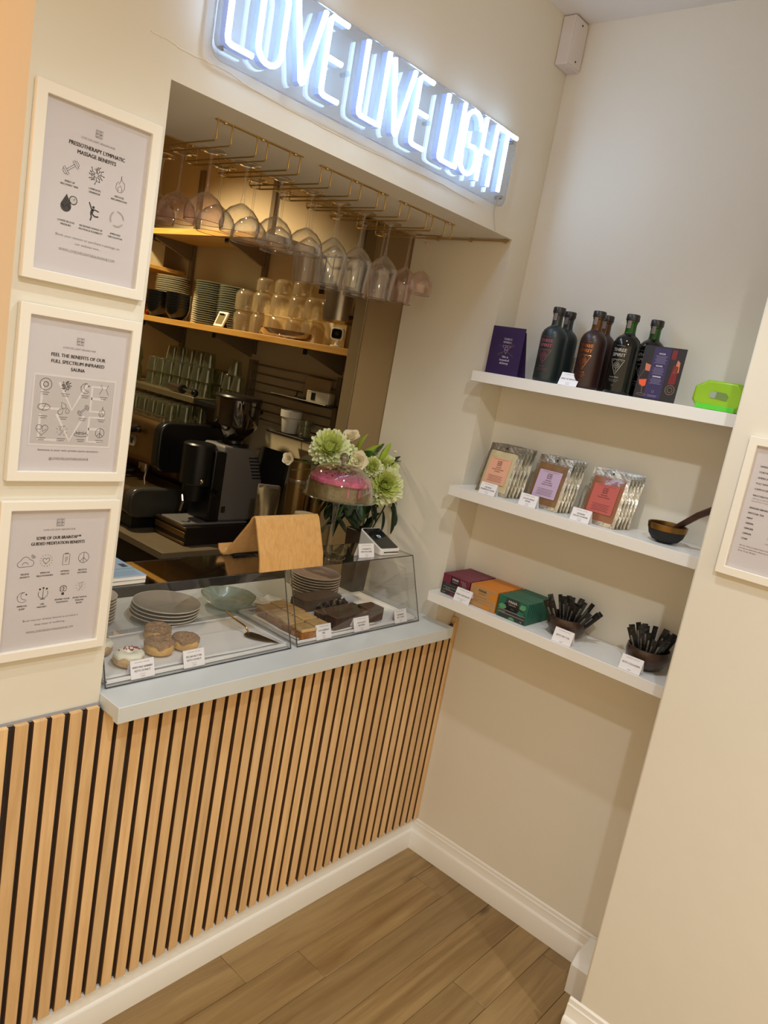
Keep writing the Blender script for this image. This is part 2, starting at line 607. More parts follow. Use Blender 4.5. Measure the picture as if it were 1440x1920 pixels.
# on the hatch wall the profile runs along x (extruded in x, poly in y,z)
skirting('baseboard_front', 'x', XL - 0.02, -0.0005, -0.0005)
skirting('baseboard_right', 'y', CY, -0.0005, -0.0005)
m = MB()
m.prism([(CX + -1 * d * 1.3, z * 1.28 + 0.0005) for d, z in prof], -3.6, CY + 0.028, 'y')
m.box(CX - 0.0, CX + 0.05, CY + 0.0005, CY + 0.026, 0.0005, 0.09)
struct(m.build('baseboard_chimney', gloss_white, bevel=0.002))
# boxed plinth in the alcove corner against the chimney side
m = MB()
m.prism([(-0.02, 0.0), (-0.150, 0.0), (-0.150, 0.098), (-0.122, 0.122), (-0.02, 0.128)], CY + 0.001, CY + 0.108, 'y')
p = struct(m.build('trim_2', gloss_white, bevel=0.002))
pp = MB().box(-0.1512, -0.1500, CY + 0.001, CY + 0.045, 0.004, 0.096).build('cover_strip', mat('painted_box_front', (216, 196, 176), 0.6), p)

# ================================================================ SLATTED PANEL
sp = thing('slatted_panel', 'oak slatted wall panel on dark felt backing below the serving hatch', 'wall panel', (0, 0, 0))
MB().box(XL + 0.002, -0.002, -0.009, -0.001, 0.126, 0.9130).box(XL + 0.002, HL - 0.004, -0.009, -0.001, 0.9130, 0.9215).build('felt_backing', felt, sp, smooth=False)
X0 = -1.4685
for i in range(-4, 37):
    j = random.uniform(-0.0012, 0.0012)
    if i in (19, 20):
        j -= 0.001
    x = X0 + 0.04 * i + j
    wd = 0.0285
    if i == 36:
        wd = 0.0275
    zt = 0.9253 if (i < 2 or i == 36) else 0.912
    zb = 0.1237
    mb = MB().box(-wd / 2, wd / 2, -0.0065, 0.0065, -(zt - zb) / 2, (zt - zb) / 2)
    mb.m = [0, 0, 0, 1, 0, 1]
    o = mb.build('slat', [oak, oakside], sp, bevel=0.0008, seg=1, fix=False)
    o.location = (x + wd / 2, -0.0155, (zt + zb) / 2)
o = MB().box(-0.007, 0.007, -0.011, 0.011, -0.41, 0.41).build('end_trim', oak, sp, bevel=0.0008, seg=1)
o.location = (-0.0085, -0.0115, 0.535)
MB().box(XL + 0.002, HL - 0.004, -0.0105, -0.001, 0.9215, 0.9265).build('top_felt_lip', mat('felt_lip', (150, 146, 146), 0.9), sp)
# scribed plaster strip showing under the slats
z = MB()
x = XL
poly = [(XL, 0.1215)]
while x < -0.02:
    poly.append((x, 0.1225 + random.uniform(0.0, 0.004)))
    poly.append((x + 0.012, 0.1265 + random.uniform(0.0, 0.003)))
    x += 0.028
poly.append((-0.02, 0.1215))
z.prism(poly, -0.0165, -0.0095, 'y')
struct(z.build('trim_3', mat('raw_plaster', (222, 220, 222), 0.95, bump=0.5, bscale=120), smooth=False))

# ================================================================ WORKTOP
wt = thing('worktop', 'white square-edged serving worktop set into the wall opening', 'worktop', (HL, 0, ZC))
L = HR - HL
MB().prism([(-0.0835, 0), (0.545, 0), (0.545, -0.0335), (-0.062, -0.0335), (-0.062, -0.040), (-0.0835, -0.040)], 0.0008, L - 0.0008, 'x').build('slab', top_white, wt, bevel=0.0012)

# ================================================================ NEON SIGN
sg = thing('neon_sign', 'lit white neon lettering on a clear acrylic plate above the serving hatch', 'sign', (0, 0, 0))
def rrect(x0, x1, z0, z1, r, n=6):
    pts = []
    for cx, cz, a in ((x1 - r, z1 - r, 0), (x0 + r, z1 - r, 90), (x0 + r, z0 + r, 180), (x1 - r, z0 + r, 270)):
        for i in range(n + 1):
            t = math.radians(a + 90 * i / n)
            pts.append((cx + r * math.cos(t), cz + r * math.sin(t)))
    return pts
MB().prism(rrect(-1.325, -0.228, 2.324, 2.534, 0.028), -0.0205, -0.0165, 'y').build('acrylic_plate', signacr, sg)
pl = rrect(-1.325, -0.228, 2.324, 2.534, 0.028)
MB().tube([(a, -0.0185, b) for a, b in pl], 0.0023, 6, closed=True).build('plate_edge', glassmat('sign_edge', (214, 218, 226), 0.5, 0.1, 2.5, haze=0.25), sg)
for a, b in ((-1.296, 2.508), (-1.296, 2.349), (-0.252, 2.508), (-0.252, 2.349), (-0.955, 2.43), (-0.64, 2.43)):
    MB().cyl((a, -0.0005, b), (a, -0.0245, b), 0.0055, 12).build('standoff_screw', signacr if b == 2.43 else steel, sg)
ZT, ZB = 2.514, 2.352
def arc(cx, cz, rx, rz, a0, a1, n=9):
    return [(cx + rx * math.cos(math.radians(a0 + (a1 - a0) * i / n)), cz + rz * math.sin(math.radians(a0 + (a1 - a0) * i / n))) for i in range(n + 1)]
def Lr(x, w):
    return [[(x, ZT), (x, ZB + 0.012), (x + 0.003, ZB + 0.003), (x + 0.012, ZB), (x + w, ZB)]]
def Or(x, w):
    r = w / 2
    return [arc(x + r, ZT - r, r, r, 180, 0) + arc(x + r, ZB + r, r, r, 0, -180) + [(x, ZT - r)]]
def Vr(x, w):
    return [[(x, ZT), (x + w * 0.45, ZB + 0.004), (x + w * 0.5, ZB), (x + w * 0.55, ZB + 0.004), (x + w, ZT)]]
def Er(x, w):
    return [[(x + w, ZT), (x + 0.008, ZT), (x, ZT - 0.008), (x, ZB + 0.012), (x + 0.003, ZB + 0.003), (x + 0.012, ZB), (x + w, ZB)], [(x, 2.431), (x + w * 0.92, 2.431)]]
def Ir(x):
    return [[(x, ZT + 0.004), (x, ZB - 0.004)]]
def Gr(x, w):
    r = w / 2
    return [[(x + w, ZT - 0.03)] + arc(x + r, ZT - r, r, r, 0, 180) + arc(x + r, ZB + r, r, r, 180, 360) + [(x + w, 2.412)] + arc(x + w * 0.72, 2.412, w * 0.28, 0.014, 0, 90, 4) + [(x + w * 0.42, 2.424)]]
def Hr(x, w):
    return [[(x, ZT + 0.003), (x, ZB - 0.003)], [(x + w, ZT + 0.003), (x + w, ZB - 0.003)], [(x, 2.434), (x + w, 2.434)]]
def Tr(x, w):
    return [[(x, ZT), (x + w, ZT)], [(x + w * 0.5, ZT), (x + w * 0.52, ZB - 0.002)]]
letters = [Lr(-1.306, 0.064), Or(-1.231, 0.063), Vr(-1.146, 0.083), Er(-1.047, 0.054), Lr(-0.923, 0.064), Ir(-0.848), Vr(-0.828, 0.081), Er(-0.7255, 0.052), Lr(-0.6045, 0.062), Ir(-0.5295), Gr(-0.512, 0.070), Hr(-0.4225, 0.057), Tr(-0.357, 0.095)]
for strokes in letters:
    side = MB()
    tub = MB()
    for s in strokes:
        tub.tube([(a, -0.0435, b) for a, b in s], 0.0059, 8)
        for p0, p1 in zip(s, s[1:]):
            d = Vector((p1[0] - p0[0], 0, p1[1] - p0[1]))
            if d.length < 1e-6:
                continue
            d.normalize()
            nn = Vector((-d.z, 0, d.x)) * 0.0036
            a = Vector((p0[0], 0, p0[1])) - d * 0.001
            b = Vector((p1[0], 0, p1[1])) + d * 0.001
            vs = []
            for y in (-0.0208, -0.0425):
                for q in (a + nn, b + nn, b - nn, a - nn):
                    vs.append((q.x, y, q.z))
            side.add(vs, [(0, 1, 2, 3), (7, 6, 5, 4), (0, 4, 5, 1), (1, 5, 6, 2), (2, 6, 7, 3), (3, 7, 4, 0)])
    lt = tub.build('letter', neon, sg)
    side.build('letter_base', neonside, lt, smooth=False, fix=False)
MB().tube([(-0.262, -0.018, 2.345), (-0.255, -0.006, 2.325), (-0.246, -0.004, 2.30), (-0.232, -0.004, 2.27), (-0.224, -0.004, 2.2565)], 0.0014, 6).build('power_cable', mat('cable_white', (200, 194, 190), 0.5), sg)

# cable clipped along the hatch soffit edge
cb = MB().tube([(HR - 0.006, 0.006 + 0.05 * i, HT - 0.006) for i in range(8)], 0.003, 6)
for y in (0.02, 0.16, 0.30):
    cb.box(HR - 0.010, HR - 0.001, y - 0.004, y + 0.004, HT - 0.012, HT - 0.0008)
tag(cb.build('clipped_cable', mat('cable_beige', (168, 140, 98), 0.6)), 'thin beige cable clipped along the right top corner of the hatch', 'cable')

# raised plaster seam along the lintel under the sign
sm_ = [(-1.446, 2.320), (-1.414, 2.320), (-1.372, 2.315), (-1.321, 2.316), (-1.275, 2.318), (-1.204, 2.309), (-1.064, 2.305), (-0.905, 2.303), (-0.723, 2.306), (-0.514, 2.311), (-0.300, 2.307)]
pts_ = []
for (a, b), (c, d) in zip(sm_, sm_[1:]):
    for k in range(4):
        pts_.append((a + (c - a) * k / 4, 0.0008, b + (d - b) * k / 4 + random.uniform(-.0012, .0012)))
struct(MB().tube(pts_, 0.0022, 6).build('trim_6', wallpaint))

# junction box high in the corner
jb = thing('junction_box', 'white rectangular junction box in the ceiling corner with two screws', 'junction box', (-0.08, -0.045, 2.797))
MB().box(0, 0.079, 0, 0.0442, 0, 0.141).build('box_body', mat('box_plastic', (222, 214, 212), 0.45), jb, bevel=0.003)
MB().box(0.002, 0.077, -0.004, 0, 0.003, 0.138).build('lid', mat('box_plastic', (222, 214, 212), 0.45), jb, bevel=0.002)
for zz in (0.018, 0.122):
    MB().cyl((0.040, -0.004, zz), (0.040, -0.0055, zz), 0.003, 8).build('screw', blackmat, jb)

# ================================================================ PICTURE FRAMES
FW, FH = 0.2455, 0.336
def emblem(P, u, v, s, mi=0, w=None):
    w = w or s * 0.07
    P.line([(u - s, v - s), (u + s, v - s), (u + s, v + s), (u - s, v + s)], w, mi, True)
    P.line([(u - s * .8, v + s * .8), (u + s * .8, v + s * .8)], w * .8, mi)
    P.line([(u - s * .8, v - s * .8), (u + s * .8, v - s * .8)], w * .8, mi)
    P.line([(u - s, v), (u + s, v)], w, mi)
    for k in (0, 1):
        b = v + (s * 0.08 if k == 0 else -s * 0.72)
        t = b + s * 0.62
        P.line([(u - s * .8, t), (u - s * .8, b), (u - s * .3, b)], w, mi)
        P.line([(u - s * .6, t), (u - s * .15, b), (u + s * .2, t)], w, mi)
        P.line([(u + s * .8, t), (u + s * .35, t), (u + s * .35, b), (u + s * .8, b)], w, mi)
        P.line([(u + s * .35, (t + b) / 2), (u + s * .7, (t + b) / 2)], w, mi)
def ic_dumbbell(P, u, v, s, mi=0, w=0.0007):
    c, k = math.cos(0.7), math.sin(0.7)
    def R(a, b):
        return (u + (a * c - b * k) * s, v + (a * k + b * c) * s)
    P.line([R(-.5, .09), R(.5, .09)], w, mi); P.line([R(-.5, -.09), R(.5, -.09)], w, mi)
    for q in (-1, 1):
        P.line([R(q * .5, -.42), R(q * .7, -.42), R(q * .7, .42), R(q * .5, .42)], w, mi, True)
        P.line([R(q * .7, -.3), R(q * .9, -.22), R(q * .9, .22), R(q * .7, .3)], w, mi)
def ic_flame(P, u, v, s, mi=0, w=0.0007):
    pts = [(.05, 1), (.1, .55), (.5, .2), (.55, -.3), (.25, -.8), (-.2, -.85), (-.55, -.5), (-.5, .05), (-.25, .3), (-.2, .0), (.0, .4)]
    P.line([(u + a * s, v + b * s) for a, b in pts], w, mi, True)
    P.line([(u + a * s, v + b * s) for a, b in [(-.2, -.75), (-.3, -.4), (0, -.1), (.25, -.45), (.15, -.75)]], w, mi)
def ic_drop(P, u, v, s, mi=0, w=0.0007, rot=0, fill=False):
    pts = [(0, 1)] + [(.62 * math.cos(math.radians(a)), -.3 + .62 * math.sin(math.radians(a))) for a in range(30, -211, -24)]
    c, k = math.cos(rot), math.sin(rot)
    pts = [(u + (a * c - b * k) * s, v + (a * k + b * c) * s) for a, b in pts]
    P.fill(pts, mi) if fill else P.line(pts, w, mi, True)
def ic_heart(P, u, v, s, mi=0, w=0.0007):
    pts = []
    for i in range(24):
        t = 2 * PI * i / 24
        pts.append((u + s * .06 * 16 * math.sin(t) ** 3, v + s * .06 * (13 * math.cos(t) - 5 * math.cos(2 * t) - 2 * math.cos(3 * t) - math.cos(4 * t))))
    P.line(pts, w, mi, True)
def ic_bolt(P, u, v, s, mi=0, w=0.0007, rays=True):
    P.line([(u + a * s, v + b * s) for a, b in [(.2, .8), (-.3, .7), (-.4, .05), (-.05, .05), (-.3, -.9), (.45, .2), (.1, .2), (.35, .75)]], w, mi, True)
    if rays:
        for a in (20, 60, 130, 165, 200, 235, 300, 335):
            c, k = math.cos(math.radians(a)), math.sin(math.radians(a))
            P.line([(u + c * s * .85, v + k * s * .85), (u + c * s * 1.1, v + k * s * 1.1)], w, mi)
def ic_moon(P, u, v, s, mi=0, w=0.0007):
    P.circ(u, v, s * .85, w, mi, 70, 320)
    P.circ(u + s * .35, v + s * .25, s * .65, w, mi, 100, 290)
    P.disc(u + s * .55, v + s * .45, s * .14, mi, 8)
    P.disc(u - s * .85, v + s * .2, s * .08, mi, 6)
def ic_peace(P, u, v, s, mi=0, w=0.0008):
    P.circ(u, v, s, w, mi)
    P.line([(u, v + s), (u, v - s)], w, mi)
    P.line([(u, v), (u - s * .7, v - s * .7)], w, mi); P.line([(u, v), (u + s * .7, v - s * .7)], w, mi)
def ic_cloud(P, u, v, s, mi=0, w=0.0008):
    P.line(arc(u - s * .6, v - s * .25, s * .4, s * .38, 270, 110) + arc(u - s * .05, v + s * .15, s * .5, s * .5, 160, 20) + arc(u + s * .62, v - s * .2, s * .36, s * .4, 80, -90), w, mi, True)
    P.line(arc(u - s * .05, v - s * .35, s * .36, s * .3, 180, 0), w, mi)
    for k in (0, .14, .28):
        P.circ(u + s * .45, v + s * .2, s * (.45 + k), w, mi, 20, 75, 5)
def ic_burst(P, u, v, s, mi=0, w=0.0007, n=14):
    for i in range(n):
        a = 2 * PI * i / n
        P.line([(u + math.cos(a) * s * .85, v + math.sin(a) * s * .85), (u + math.cos(a) * s * 1.1, v + math.sin(a) * s * 1.1)], w, mi)
def ic_brain(P, u, v, s, mi=0, w=0.0007):
    P.circ(u, v + s * .25, s * .6, w, mi, -60, 240)
    P.line([(u, v + s * .85), (u, v - s * .3)], w, mi)
    for q in (-1, 1):
        P.circ(u + q * s * .28, v + s * .45, s * .2, w, mi, 0, 270, 8)
        P.circ(u + q * s * .25, v + s * .05, s * .2, w, mi, 90, 330, 8)
    P.rect(u - s * .22, u + s * .22, v - s * .85, v - s * .4, mi)
def ic_tree(P, u, v, s, mi=0):
    rr = random.Random(5)
    for i in range(12):
        a = 2 * PI * i / 12 + rr.uniform(-.2, .2)
        r0, r1 = s * .2, s * rr.uniform(.75, 1)
        mid = (u + math.cos(a + .25) * (r0 + r1) / 2, v + math.sin(a + .25) * (r0 + r1) / 2)
        P.line([(u + math.cos(a) * r0, v + math.sin(a) * r0), mid, (u + math.cos(a) * r1, v + math.sin(a) * r1)], 0.0010, mi)
        P.disc(u + math.cos(a) * r1, v + math.sin(a) * r1, 0.0011, mi, 6)
        P.line([mid, (u + math.cos(a + .6) * r1 * .8, v + math.sin(a + .6) * r1 * .8)], 0.0007, mi)
def ic_person(P, u, v, s, mi=0):
    P.disc(u + s * .05, v + s * .5, s * .16, mi, 8)
    P.line([(u - s * .5, v + s * .95), (u - s * .2, v + s * .35), (u, v + s * .1)], s * .14, mi)
    P.line([(u, v + s * .3), (u - s * .15, v - s * .2)], s * .34, mi)
    P.line([(u, v + s * .25), (u + s * .35, v + s * .25), (u + s * .75, v + s * .15)], s * .12, mi)
    P.line([(u - s * .1, v - s * .2), (u + s * .3, v - s * .45), (u + s * .75, v - s * .4)], s * .16, mi)
    P.line([(u - s * .2, v - s * .2), (u - s * .1, v - s * .6), (u - s * .2, v - s)], s * .16, mi)
def frame(label, loc, rotz, draw, w=FW, h=FH, bar=0.020, tilt=0):
    t = thing('picture_frame', label, 'picture frame', loc, rotz)
    m = MB()
    o, i = [(-w / 2, 0), (w / 2, 0), (w / 2, h), (-w / 2, h)], [(-w / 2 + bar, bar), (w / 2 - bar, bar), (w / 2 - bar, h - bar), (-w / 2 + bar, h - bar)]
    vs = [(a, -0.015, b) for a, b in o] + [(a, -0.015, b) for a, b in i] + [(a, -0.0005, b) for a, b in o] + [(a, -0.0005, b) for a, b in i]
    fs = []
    for k in range(4):
        n = (k + 1) % 4
        fs += [(k, n, n + 4, k + 4), (k + 8, k + 12, n + 12, n + 8), (k, k + 8, n + 8, n), (k + 4, n + 4, n + 12, k + 12)]
    m.add(vs, fs)
    m.build('moulding', frame_white, t, bevel=0.0015)
    MB().box(-w / 2 + bar, w / 2 - bar, -0.0052, -0.001, bar, h - bar).build('poster_sheet', paper, t, smooth=False)
    MB().box(-w / 2 + bar, w / 2 - bar, -0.0085, -0.0070, bar, h - bar).build('glazing', glazing, t, smooth=False)
    P = Print(d=0.0056)
    draw(P)
    P.build('printed_design', [ink, ink_grey, ink_soft, paper_panel, paper_grey], t)
    return t
def hdr(P, v, s=0.0068):
    emblem(P, 0, v, s, 0)
    P.text('LOVE LIVE LIGHT HEALING HUB', 0, v - 0.0165, 0.0036, w=0.066, mi=1)
def draw1(P):
    hdr(P, 0.2815)
    P.text('PRESSOTHERAPY LYMPHATIC', 0, 0.2490, 0.0068, w=0.110, fat=0.0007)
    P.text('MASSAGE BENEFITS', 0, 0.2370, 0.0068, w=0.076, fat=0.0007)
    xs = (-0.047, 0.002, 0.052)
    ic_dumbbell(P, xs[0], 0.209, 0.0185); ic_tree(P, xs[1], 0.210, 0.0165); ic_flame(P, xs[2], 0.207, 0.0165)
    for x, a, b in ((xs[0], 'SPEED UP', 'RECOVERY TIME'), (xs[1], 'LYMPHATIC', 'DRAINAGE'), (xs[2], 'REDUCES', 'INFLAMMATION')):
        P.text(a, x, 0.1825, 0.0032, mi=2, maxw=0.04, fat=0.0003); P.text(b, x, 0.1765, 0.0032, mi=2, maxw=0.036, fat=0.0003)
    ic_drop(P, xs[0] - 0.003, 0.146, 0.0165, fill=True)
    P.line([(xs[0] - 0.013, 0.145), (xs[0] - 0.006, 0.138), (xs[0], 0.145), (xs[0] + 0.005, 0.138)], 0.0018, 4)
    P.disc(xs[0] + 0.010, 0.154, 0.0078, 4); P.circ(xs[0] + 0.010, 0.154, 0.0072, 0.0014)
    P.line([(xs[0] + 0.010, 0.154), (xs[0] + 0.013, 0.157)], 0.001)
    ic_person(P, xs[1], 0.144, 0.0165)
    for a in (0, 120, 240):
        P.circ(xs[2], 0.143, 0.0145, 0.0008, 1, a, a + 95, 8); P.circ(xs[2], 0.143, 0.0125, 0.0006, 1, a + 8, a + 90, 8)
    for x, a, b in ((xs[0], 'LOWER BLOOD', 'PRESSURE'), (xs[1], 'INCREASED RANGE OF', 'MOTION & FLEXIBILITY'), (xs[2], 'IMPROVED', 'CIRCULATION')):
        P.text(a, x, 0.1130, 0.0032, mi=2, maxw=0.046, fat=0.0003); P.text(b, x, 0.1070, 0.0032, mi=2, maxw=0.050, fat=0.0003)
    P.text('Book your session or purchase a package on', 0, 0.0870, 0.0042, w=0.128, mi=1)
    P.text('our website now...', 0, 0.0770, 0.0042, w=0.052, mi=1)
    P.text('WWW.LOVELIVELIGHTHEALINGHUB.COM', 0, 0.0615, 0.0050, w=0.112, mi=1)
def draw2(P):
    hdr(P, 0.2785, 0.0072)
    P.text('FEEL THE BENEFITS OF OUR', 0, 0.2450, 0.0066, w=0.110, fat=0.0007)
    P.text('FULL SPECTRUM INFRARED', 0, 0.2325, 0.0066, w=0.108, fat=0.0007)
    P.text('SAUNA', 0, 0.2200, 0.0066, w=0.028, fat=0.0007)
    a, b, c, d = -0.083, 0.083, 0.072, 0.208
    P.fmap = lambda u, v: (u, -0.0054, v)
    P.rect(a, b, c, d, 4)
    P.fmap = lambda u, v: (u, -0.0056, v)
    P.line([(a, c), (b, c), (b, d), (a, d)], 0.005, 3, True)
    for y0 in (0.082, 0.144):
        P.line([(-0.066, y0 + 0.05), (-0.066, y0), (-0.03, y0)], 0.005, 3)
        P.line([(-0.034, y0 + 0.052), (-0.004, y0), (0.022, y0 + 0.052)], 0.005, 3)
        P.line([(0.066, y0 + 0.05), (0.034, y0 + 0.05), (0.034, y0), (0.066, y0)], 0.005, 3)
        P.line([(0.034, y0 + 0.026), (0.06, y0 + 0.026)], 0.005, 3)
    P.fmap = lambda u, v: (u, -0.0058, v)
    xs = (-0.060, -0.020, 0.020, 0.060)
    P.circ(xs[0], 0.190, 0.0115, 0.0009); P.circ(xs[0], 0.190, 0.0048, 0.0012)
    ic_tree(P, xs[1], 0.190, 0.0105); ic_moon(P, xs[2], 0.189, 0.0115)
    P.line([(xs[3] - 0.008, 0.200), (xs[3] - 0.004, 0.191), (xs[3] - 0.010, 0.180)], 0.0007)
    P.line([(xs[3] + 0.008, 0.200), (xs[3] + 0.004, 0.191), (xs[3] + 0.010, 0.180)], 0.0007)
    P.line(arc(xs[0], 0.146, 0.012, 0.0065, 0, 360, 18), 0.0008); P.line([(xs[0] - .002, .140), (xs[0] + .003, .152)], 0.0008)
    ic_drop(P, xs[1] - 0.002, 0.152, 0.0075, rot=0.6); ic_drop(P, xs[1] - 0.006, 0.140, 0.0075, rot=-.5); ic_drop(P, xs[1] + 0.007, 0.142, 0.006, rot=.2)
    ic_dumbbell(P, xs[2], 0.145, 0.0145); ic_flame(P, xs[3], 0.144, 0.0115)
    ic_heart(P, xs[0], 0.102, 0.0125); P.line([(xs[0] - .009, .102), (xs[0] - .003, .102), (xs[0], .107), (xs[0] + .002, .098), (xs[0] + .009, .103)], 0.0008)
    ic_bolt(P, xs[1], 0.102, 0.0105)
    for q in (-0.011, -0.005, 0, 0.005, 0.011):
        P.line([(xs[2] + q * 0.4, 0.095), (xs[2] + q * 1.1, 0.102 + 0.004 * (1 - abs(q) * 70)), (xs[2] + q * 0.8, 0.095)], 0.0007)
    P.line(arc(xs[2], 0.0955, 0.015, 0.004, 0, 360, 16), 0.0008)
    ic_peace(P, xs[3], 0.101, 0.0095)
    for y in (0.1745, 0.1285, 0.0855):
        for x in xs:
            P.line([(x - 0.0085, y), (x + 0.0085, y)], 0.0012, 1)
            P.line([(x - 0.006, y - 0.0038), (x + 0.006, y - 0.0038)], 0.0012, 1)
    P.text('Immerse in your own private sauna sanctuary...', 0, 0.0600, 0.0040, w=0.128, mi=2)
    P.text('@LOVELIVELIGHTHEALINGHUB', 0, 0.0425, 0.0050, w=0.082, mi=1)
def draw3(P):
    hdr(P, 0.2880, 0.0078)
    P.text('SOME OF OUR BRAINTAP\u2122', 0, 0.2530, 0.0066, w=0.093, fat=0.0007)
    P.text('GUIDED MEDITATION BENEFITS', 0, 0.2415, 0.0066, w=0.112, fat=0.0007)
    xs = (-0.063, -0.022, 0.020, 0.058)
    ic_cloud(P, xs[0], 0.208, 0.0165); ic_heart(P, xs[1], 0.208, 0.0075, w=0.0009); ic_burst(P, xs[1], 0.208, 0.0125)
    P.line([(xs[2] - .007, .196), (xs[2] + .007, .196), (xs[2] + .007, .219), (xs[2] - .007, .219)], 0.0009, 0, True)
    P.rect(xs[2] - .004, xs[2] + .004, .2200, .2215); ic_bolt(P, xs[2], 0.2075, 0.0065, rays=False)
    ic_peace(P, xs[3], 0.209, 0.0115)
    ic_moon(P, xs[0], 0.133, 0.0125)
    P.circ(xs[1], 0.137, 0.0100, 0.0009, 0, 150, 390); P.line([(xs[1], .146), (xs[1], .126)], 0.001)
    for q in (-.007, 0, .007):
        P.disc(xs[1] + q, .149 - abs(q) * .3, 0.0022, 0, 8)
    P.line([(xs[1] - .005, .125), (xs[1] + .005, .125)], 0.0014)
    ic_brain(P, xs[2], 0.140, 0.0125); ic_bolt(P, xs[3], 0.145, 0.0105, w=0.0006)
    for x, ls in ((xs[0], ('RELIEVE', 'ANXIETY')), (xs[1], ('IMPROVE', 'RELATIONSHIPS')), (xs[2], ('OPTIMAL', 'HEALTH')), (xs[3], ('RELAX &', 'DESTRESS'))):
        for k, l in enumerate(ls):
            P.text(l, x, 0.1805 - 0.0062 * k, 0.0034, mi=2, maxw=0.034, fat=0.0003)
    for x, ls in ((xs[0], ('IMPROVE', 'SLEEP')), (xs[1], ('LIFE', 'MASTERY')), (xs[2], ('REWIRE YOUR', 'THOUGHTS')), (xs[3], ('ADDICTION &', 'TRAUMA', 'RELIEF'))):
        for k, l in enumerate(ls):
            P.text(l, x, 0.1125 - 0.0062 * k + (0.006 if x > 0 else 0), 0.0034, mi=2, maxw=0.034, fat=0.0003)
    P.text('Book into our dreamy futures to product a', 0, 0.0790, 0.0042, w=0.116, mi=1)
    P.text('deep state of wellbeing...', 0, 0.0685, 0.0042, w=0.068, mi=1)
    P.text('WWW.LOVELIVELIGHTHEALINGHUB.COM', 0, 0.0525, 0.0048, w=0.100, mi=1)
def draw4(P):
    u = -0.085
    P.text('COFFEE & TEA', u + 0.012, 0.283, 0.0075, mi=2, align='l', fat=0.0006)
    v = 0.268
    for s in ('ESPRESSO', 'CORTADO', 'AMERICANO', 'FLAT WHITE', 'CAPPUCCINO'):
        P.text(s, u, v, 0.0040, mi=2, align='l', fat=0.0004); v -= 0.0135
    v -= 0.002
    P.text('MACCHIATO (VANILLA OR CARAMEL)', u, v, 0.0040, mi=2, align='l', fat=0.0004)
    P.text('with oat or almond milk', u, v - 0.007, 0.0034, mi=1, align='l')
    P.text('served hot or iced over ice', u, v - 0.013, 0.0034, mi=1, align='l')
    v -= 0.030
    for s in ('ENGLISH BREAKFAST', 'MATCHA TEA', 'MINT', 'GREEN', 'GINGER', 'LEMON', 'CHAI'):
        P.text(s, u, v, 0.0040, mi=0, align='l', fat=0.0005)
        P.text('loose leaf, served in a pot', u + 0.055, v, 0.0034, mi=1, align='l'); v -= 0.0125
    v -= 0.004
    for s in ('All our milks are plant based unless', 'you ask us otherwise, please let us', 'know of any allergies'):
        P.text(s, u, v, 0.0034, mi=2, align='l'); v -= 0.0065
frame('top white picture frame on the left pier, pressotherapy massage benefits poster', (-1.5285, -0.0005, 1.825), 0, draw1)
frame('middle white picture frame on the left pier, infrared sauna benefits poster', (-1.5240, -0.0005, 1.4465), 0, draw2)
frame('bottom white picture frame on the left pier, guided meditation benefits poster', (-1.5275, -0.0005, 1.071), 0, draw3)
frame('white picture frame holding a drinks menu on the chimney wall at right', (CX, -1.0505, 1.444), -PI / 2, draw4)

# ================================================================ GLASS RACKS AND HANGING STEMWARE
def rack(xs, label):
    """xs: wire pairs (x left, x right) along the front strip"""
    x0, x1 = xs[0][0] - 0.006, xs[-1][1] + 0.006
    t = thing('glass_rack', label, 'glass rack', (0, 0, 0), group='brass stemware racks under the hatch soffit')
    for y in (0.105, 0.395):
        MB().box(x0, x1, y - 0.005, y + 0.005, HT - 0.0025, HT - 0.0003).build('mounting_strip', brass, t, bevel=0.0004, seg=1)
    for a, b in xs:
        z = 2.2105
        pts = [(a, 0.105, HT - 0.002), (a, 0.105, z + 0.004), (a, 0.109, z), (a, 0.39, z)]
        pts += [(a + (b - a) * k / 6, 0.39 + 0.016 * math.sin(PI * k / 6), z) for k in range(1, 6)]
        pts += [(b, 0.39, z), (b, 0.109, z), (b, 0.105, z + 0.004), (b, 0.105, HT - 0.002)]
        lp = MB().tube(pts, 0.0021, 7)
        for q in (a, b):
            lp.tube([(q, 0.395, z), (q, 0.395, HT - 0.002)], 0.0021, 7)
        lp.build('wire_loop', brass, t)
        for y in (0.105, 0.395):
            MB().lathe([(0.0052, 0), (0.0046, -0.0022), (0.0015, -0.0030)], ((a + b) / 2, y, HT - 0.0025), 10).build('screw', brass, t)
    return t
rack([(-1.201, -1.161), (-1.088, -1.056), (-0.986, -0.951)], 'brass wire glass rack nearest the picture frames, holding the coupe glasses')
rack([(-0.876, -0.840), (-0.765, -0.726), (-0.655, -0.623)], 'middle brass wire glass rack under the hatch soffit')
rack([(-0.557, -0.516), (-0.433, -0.403), (-0.340, -0.302)], 'brass wire glass rack nearest the alcove wall')

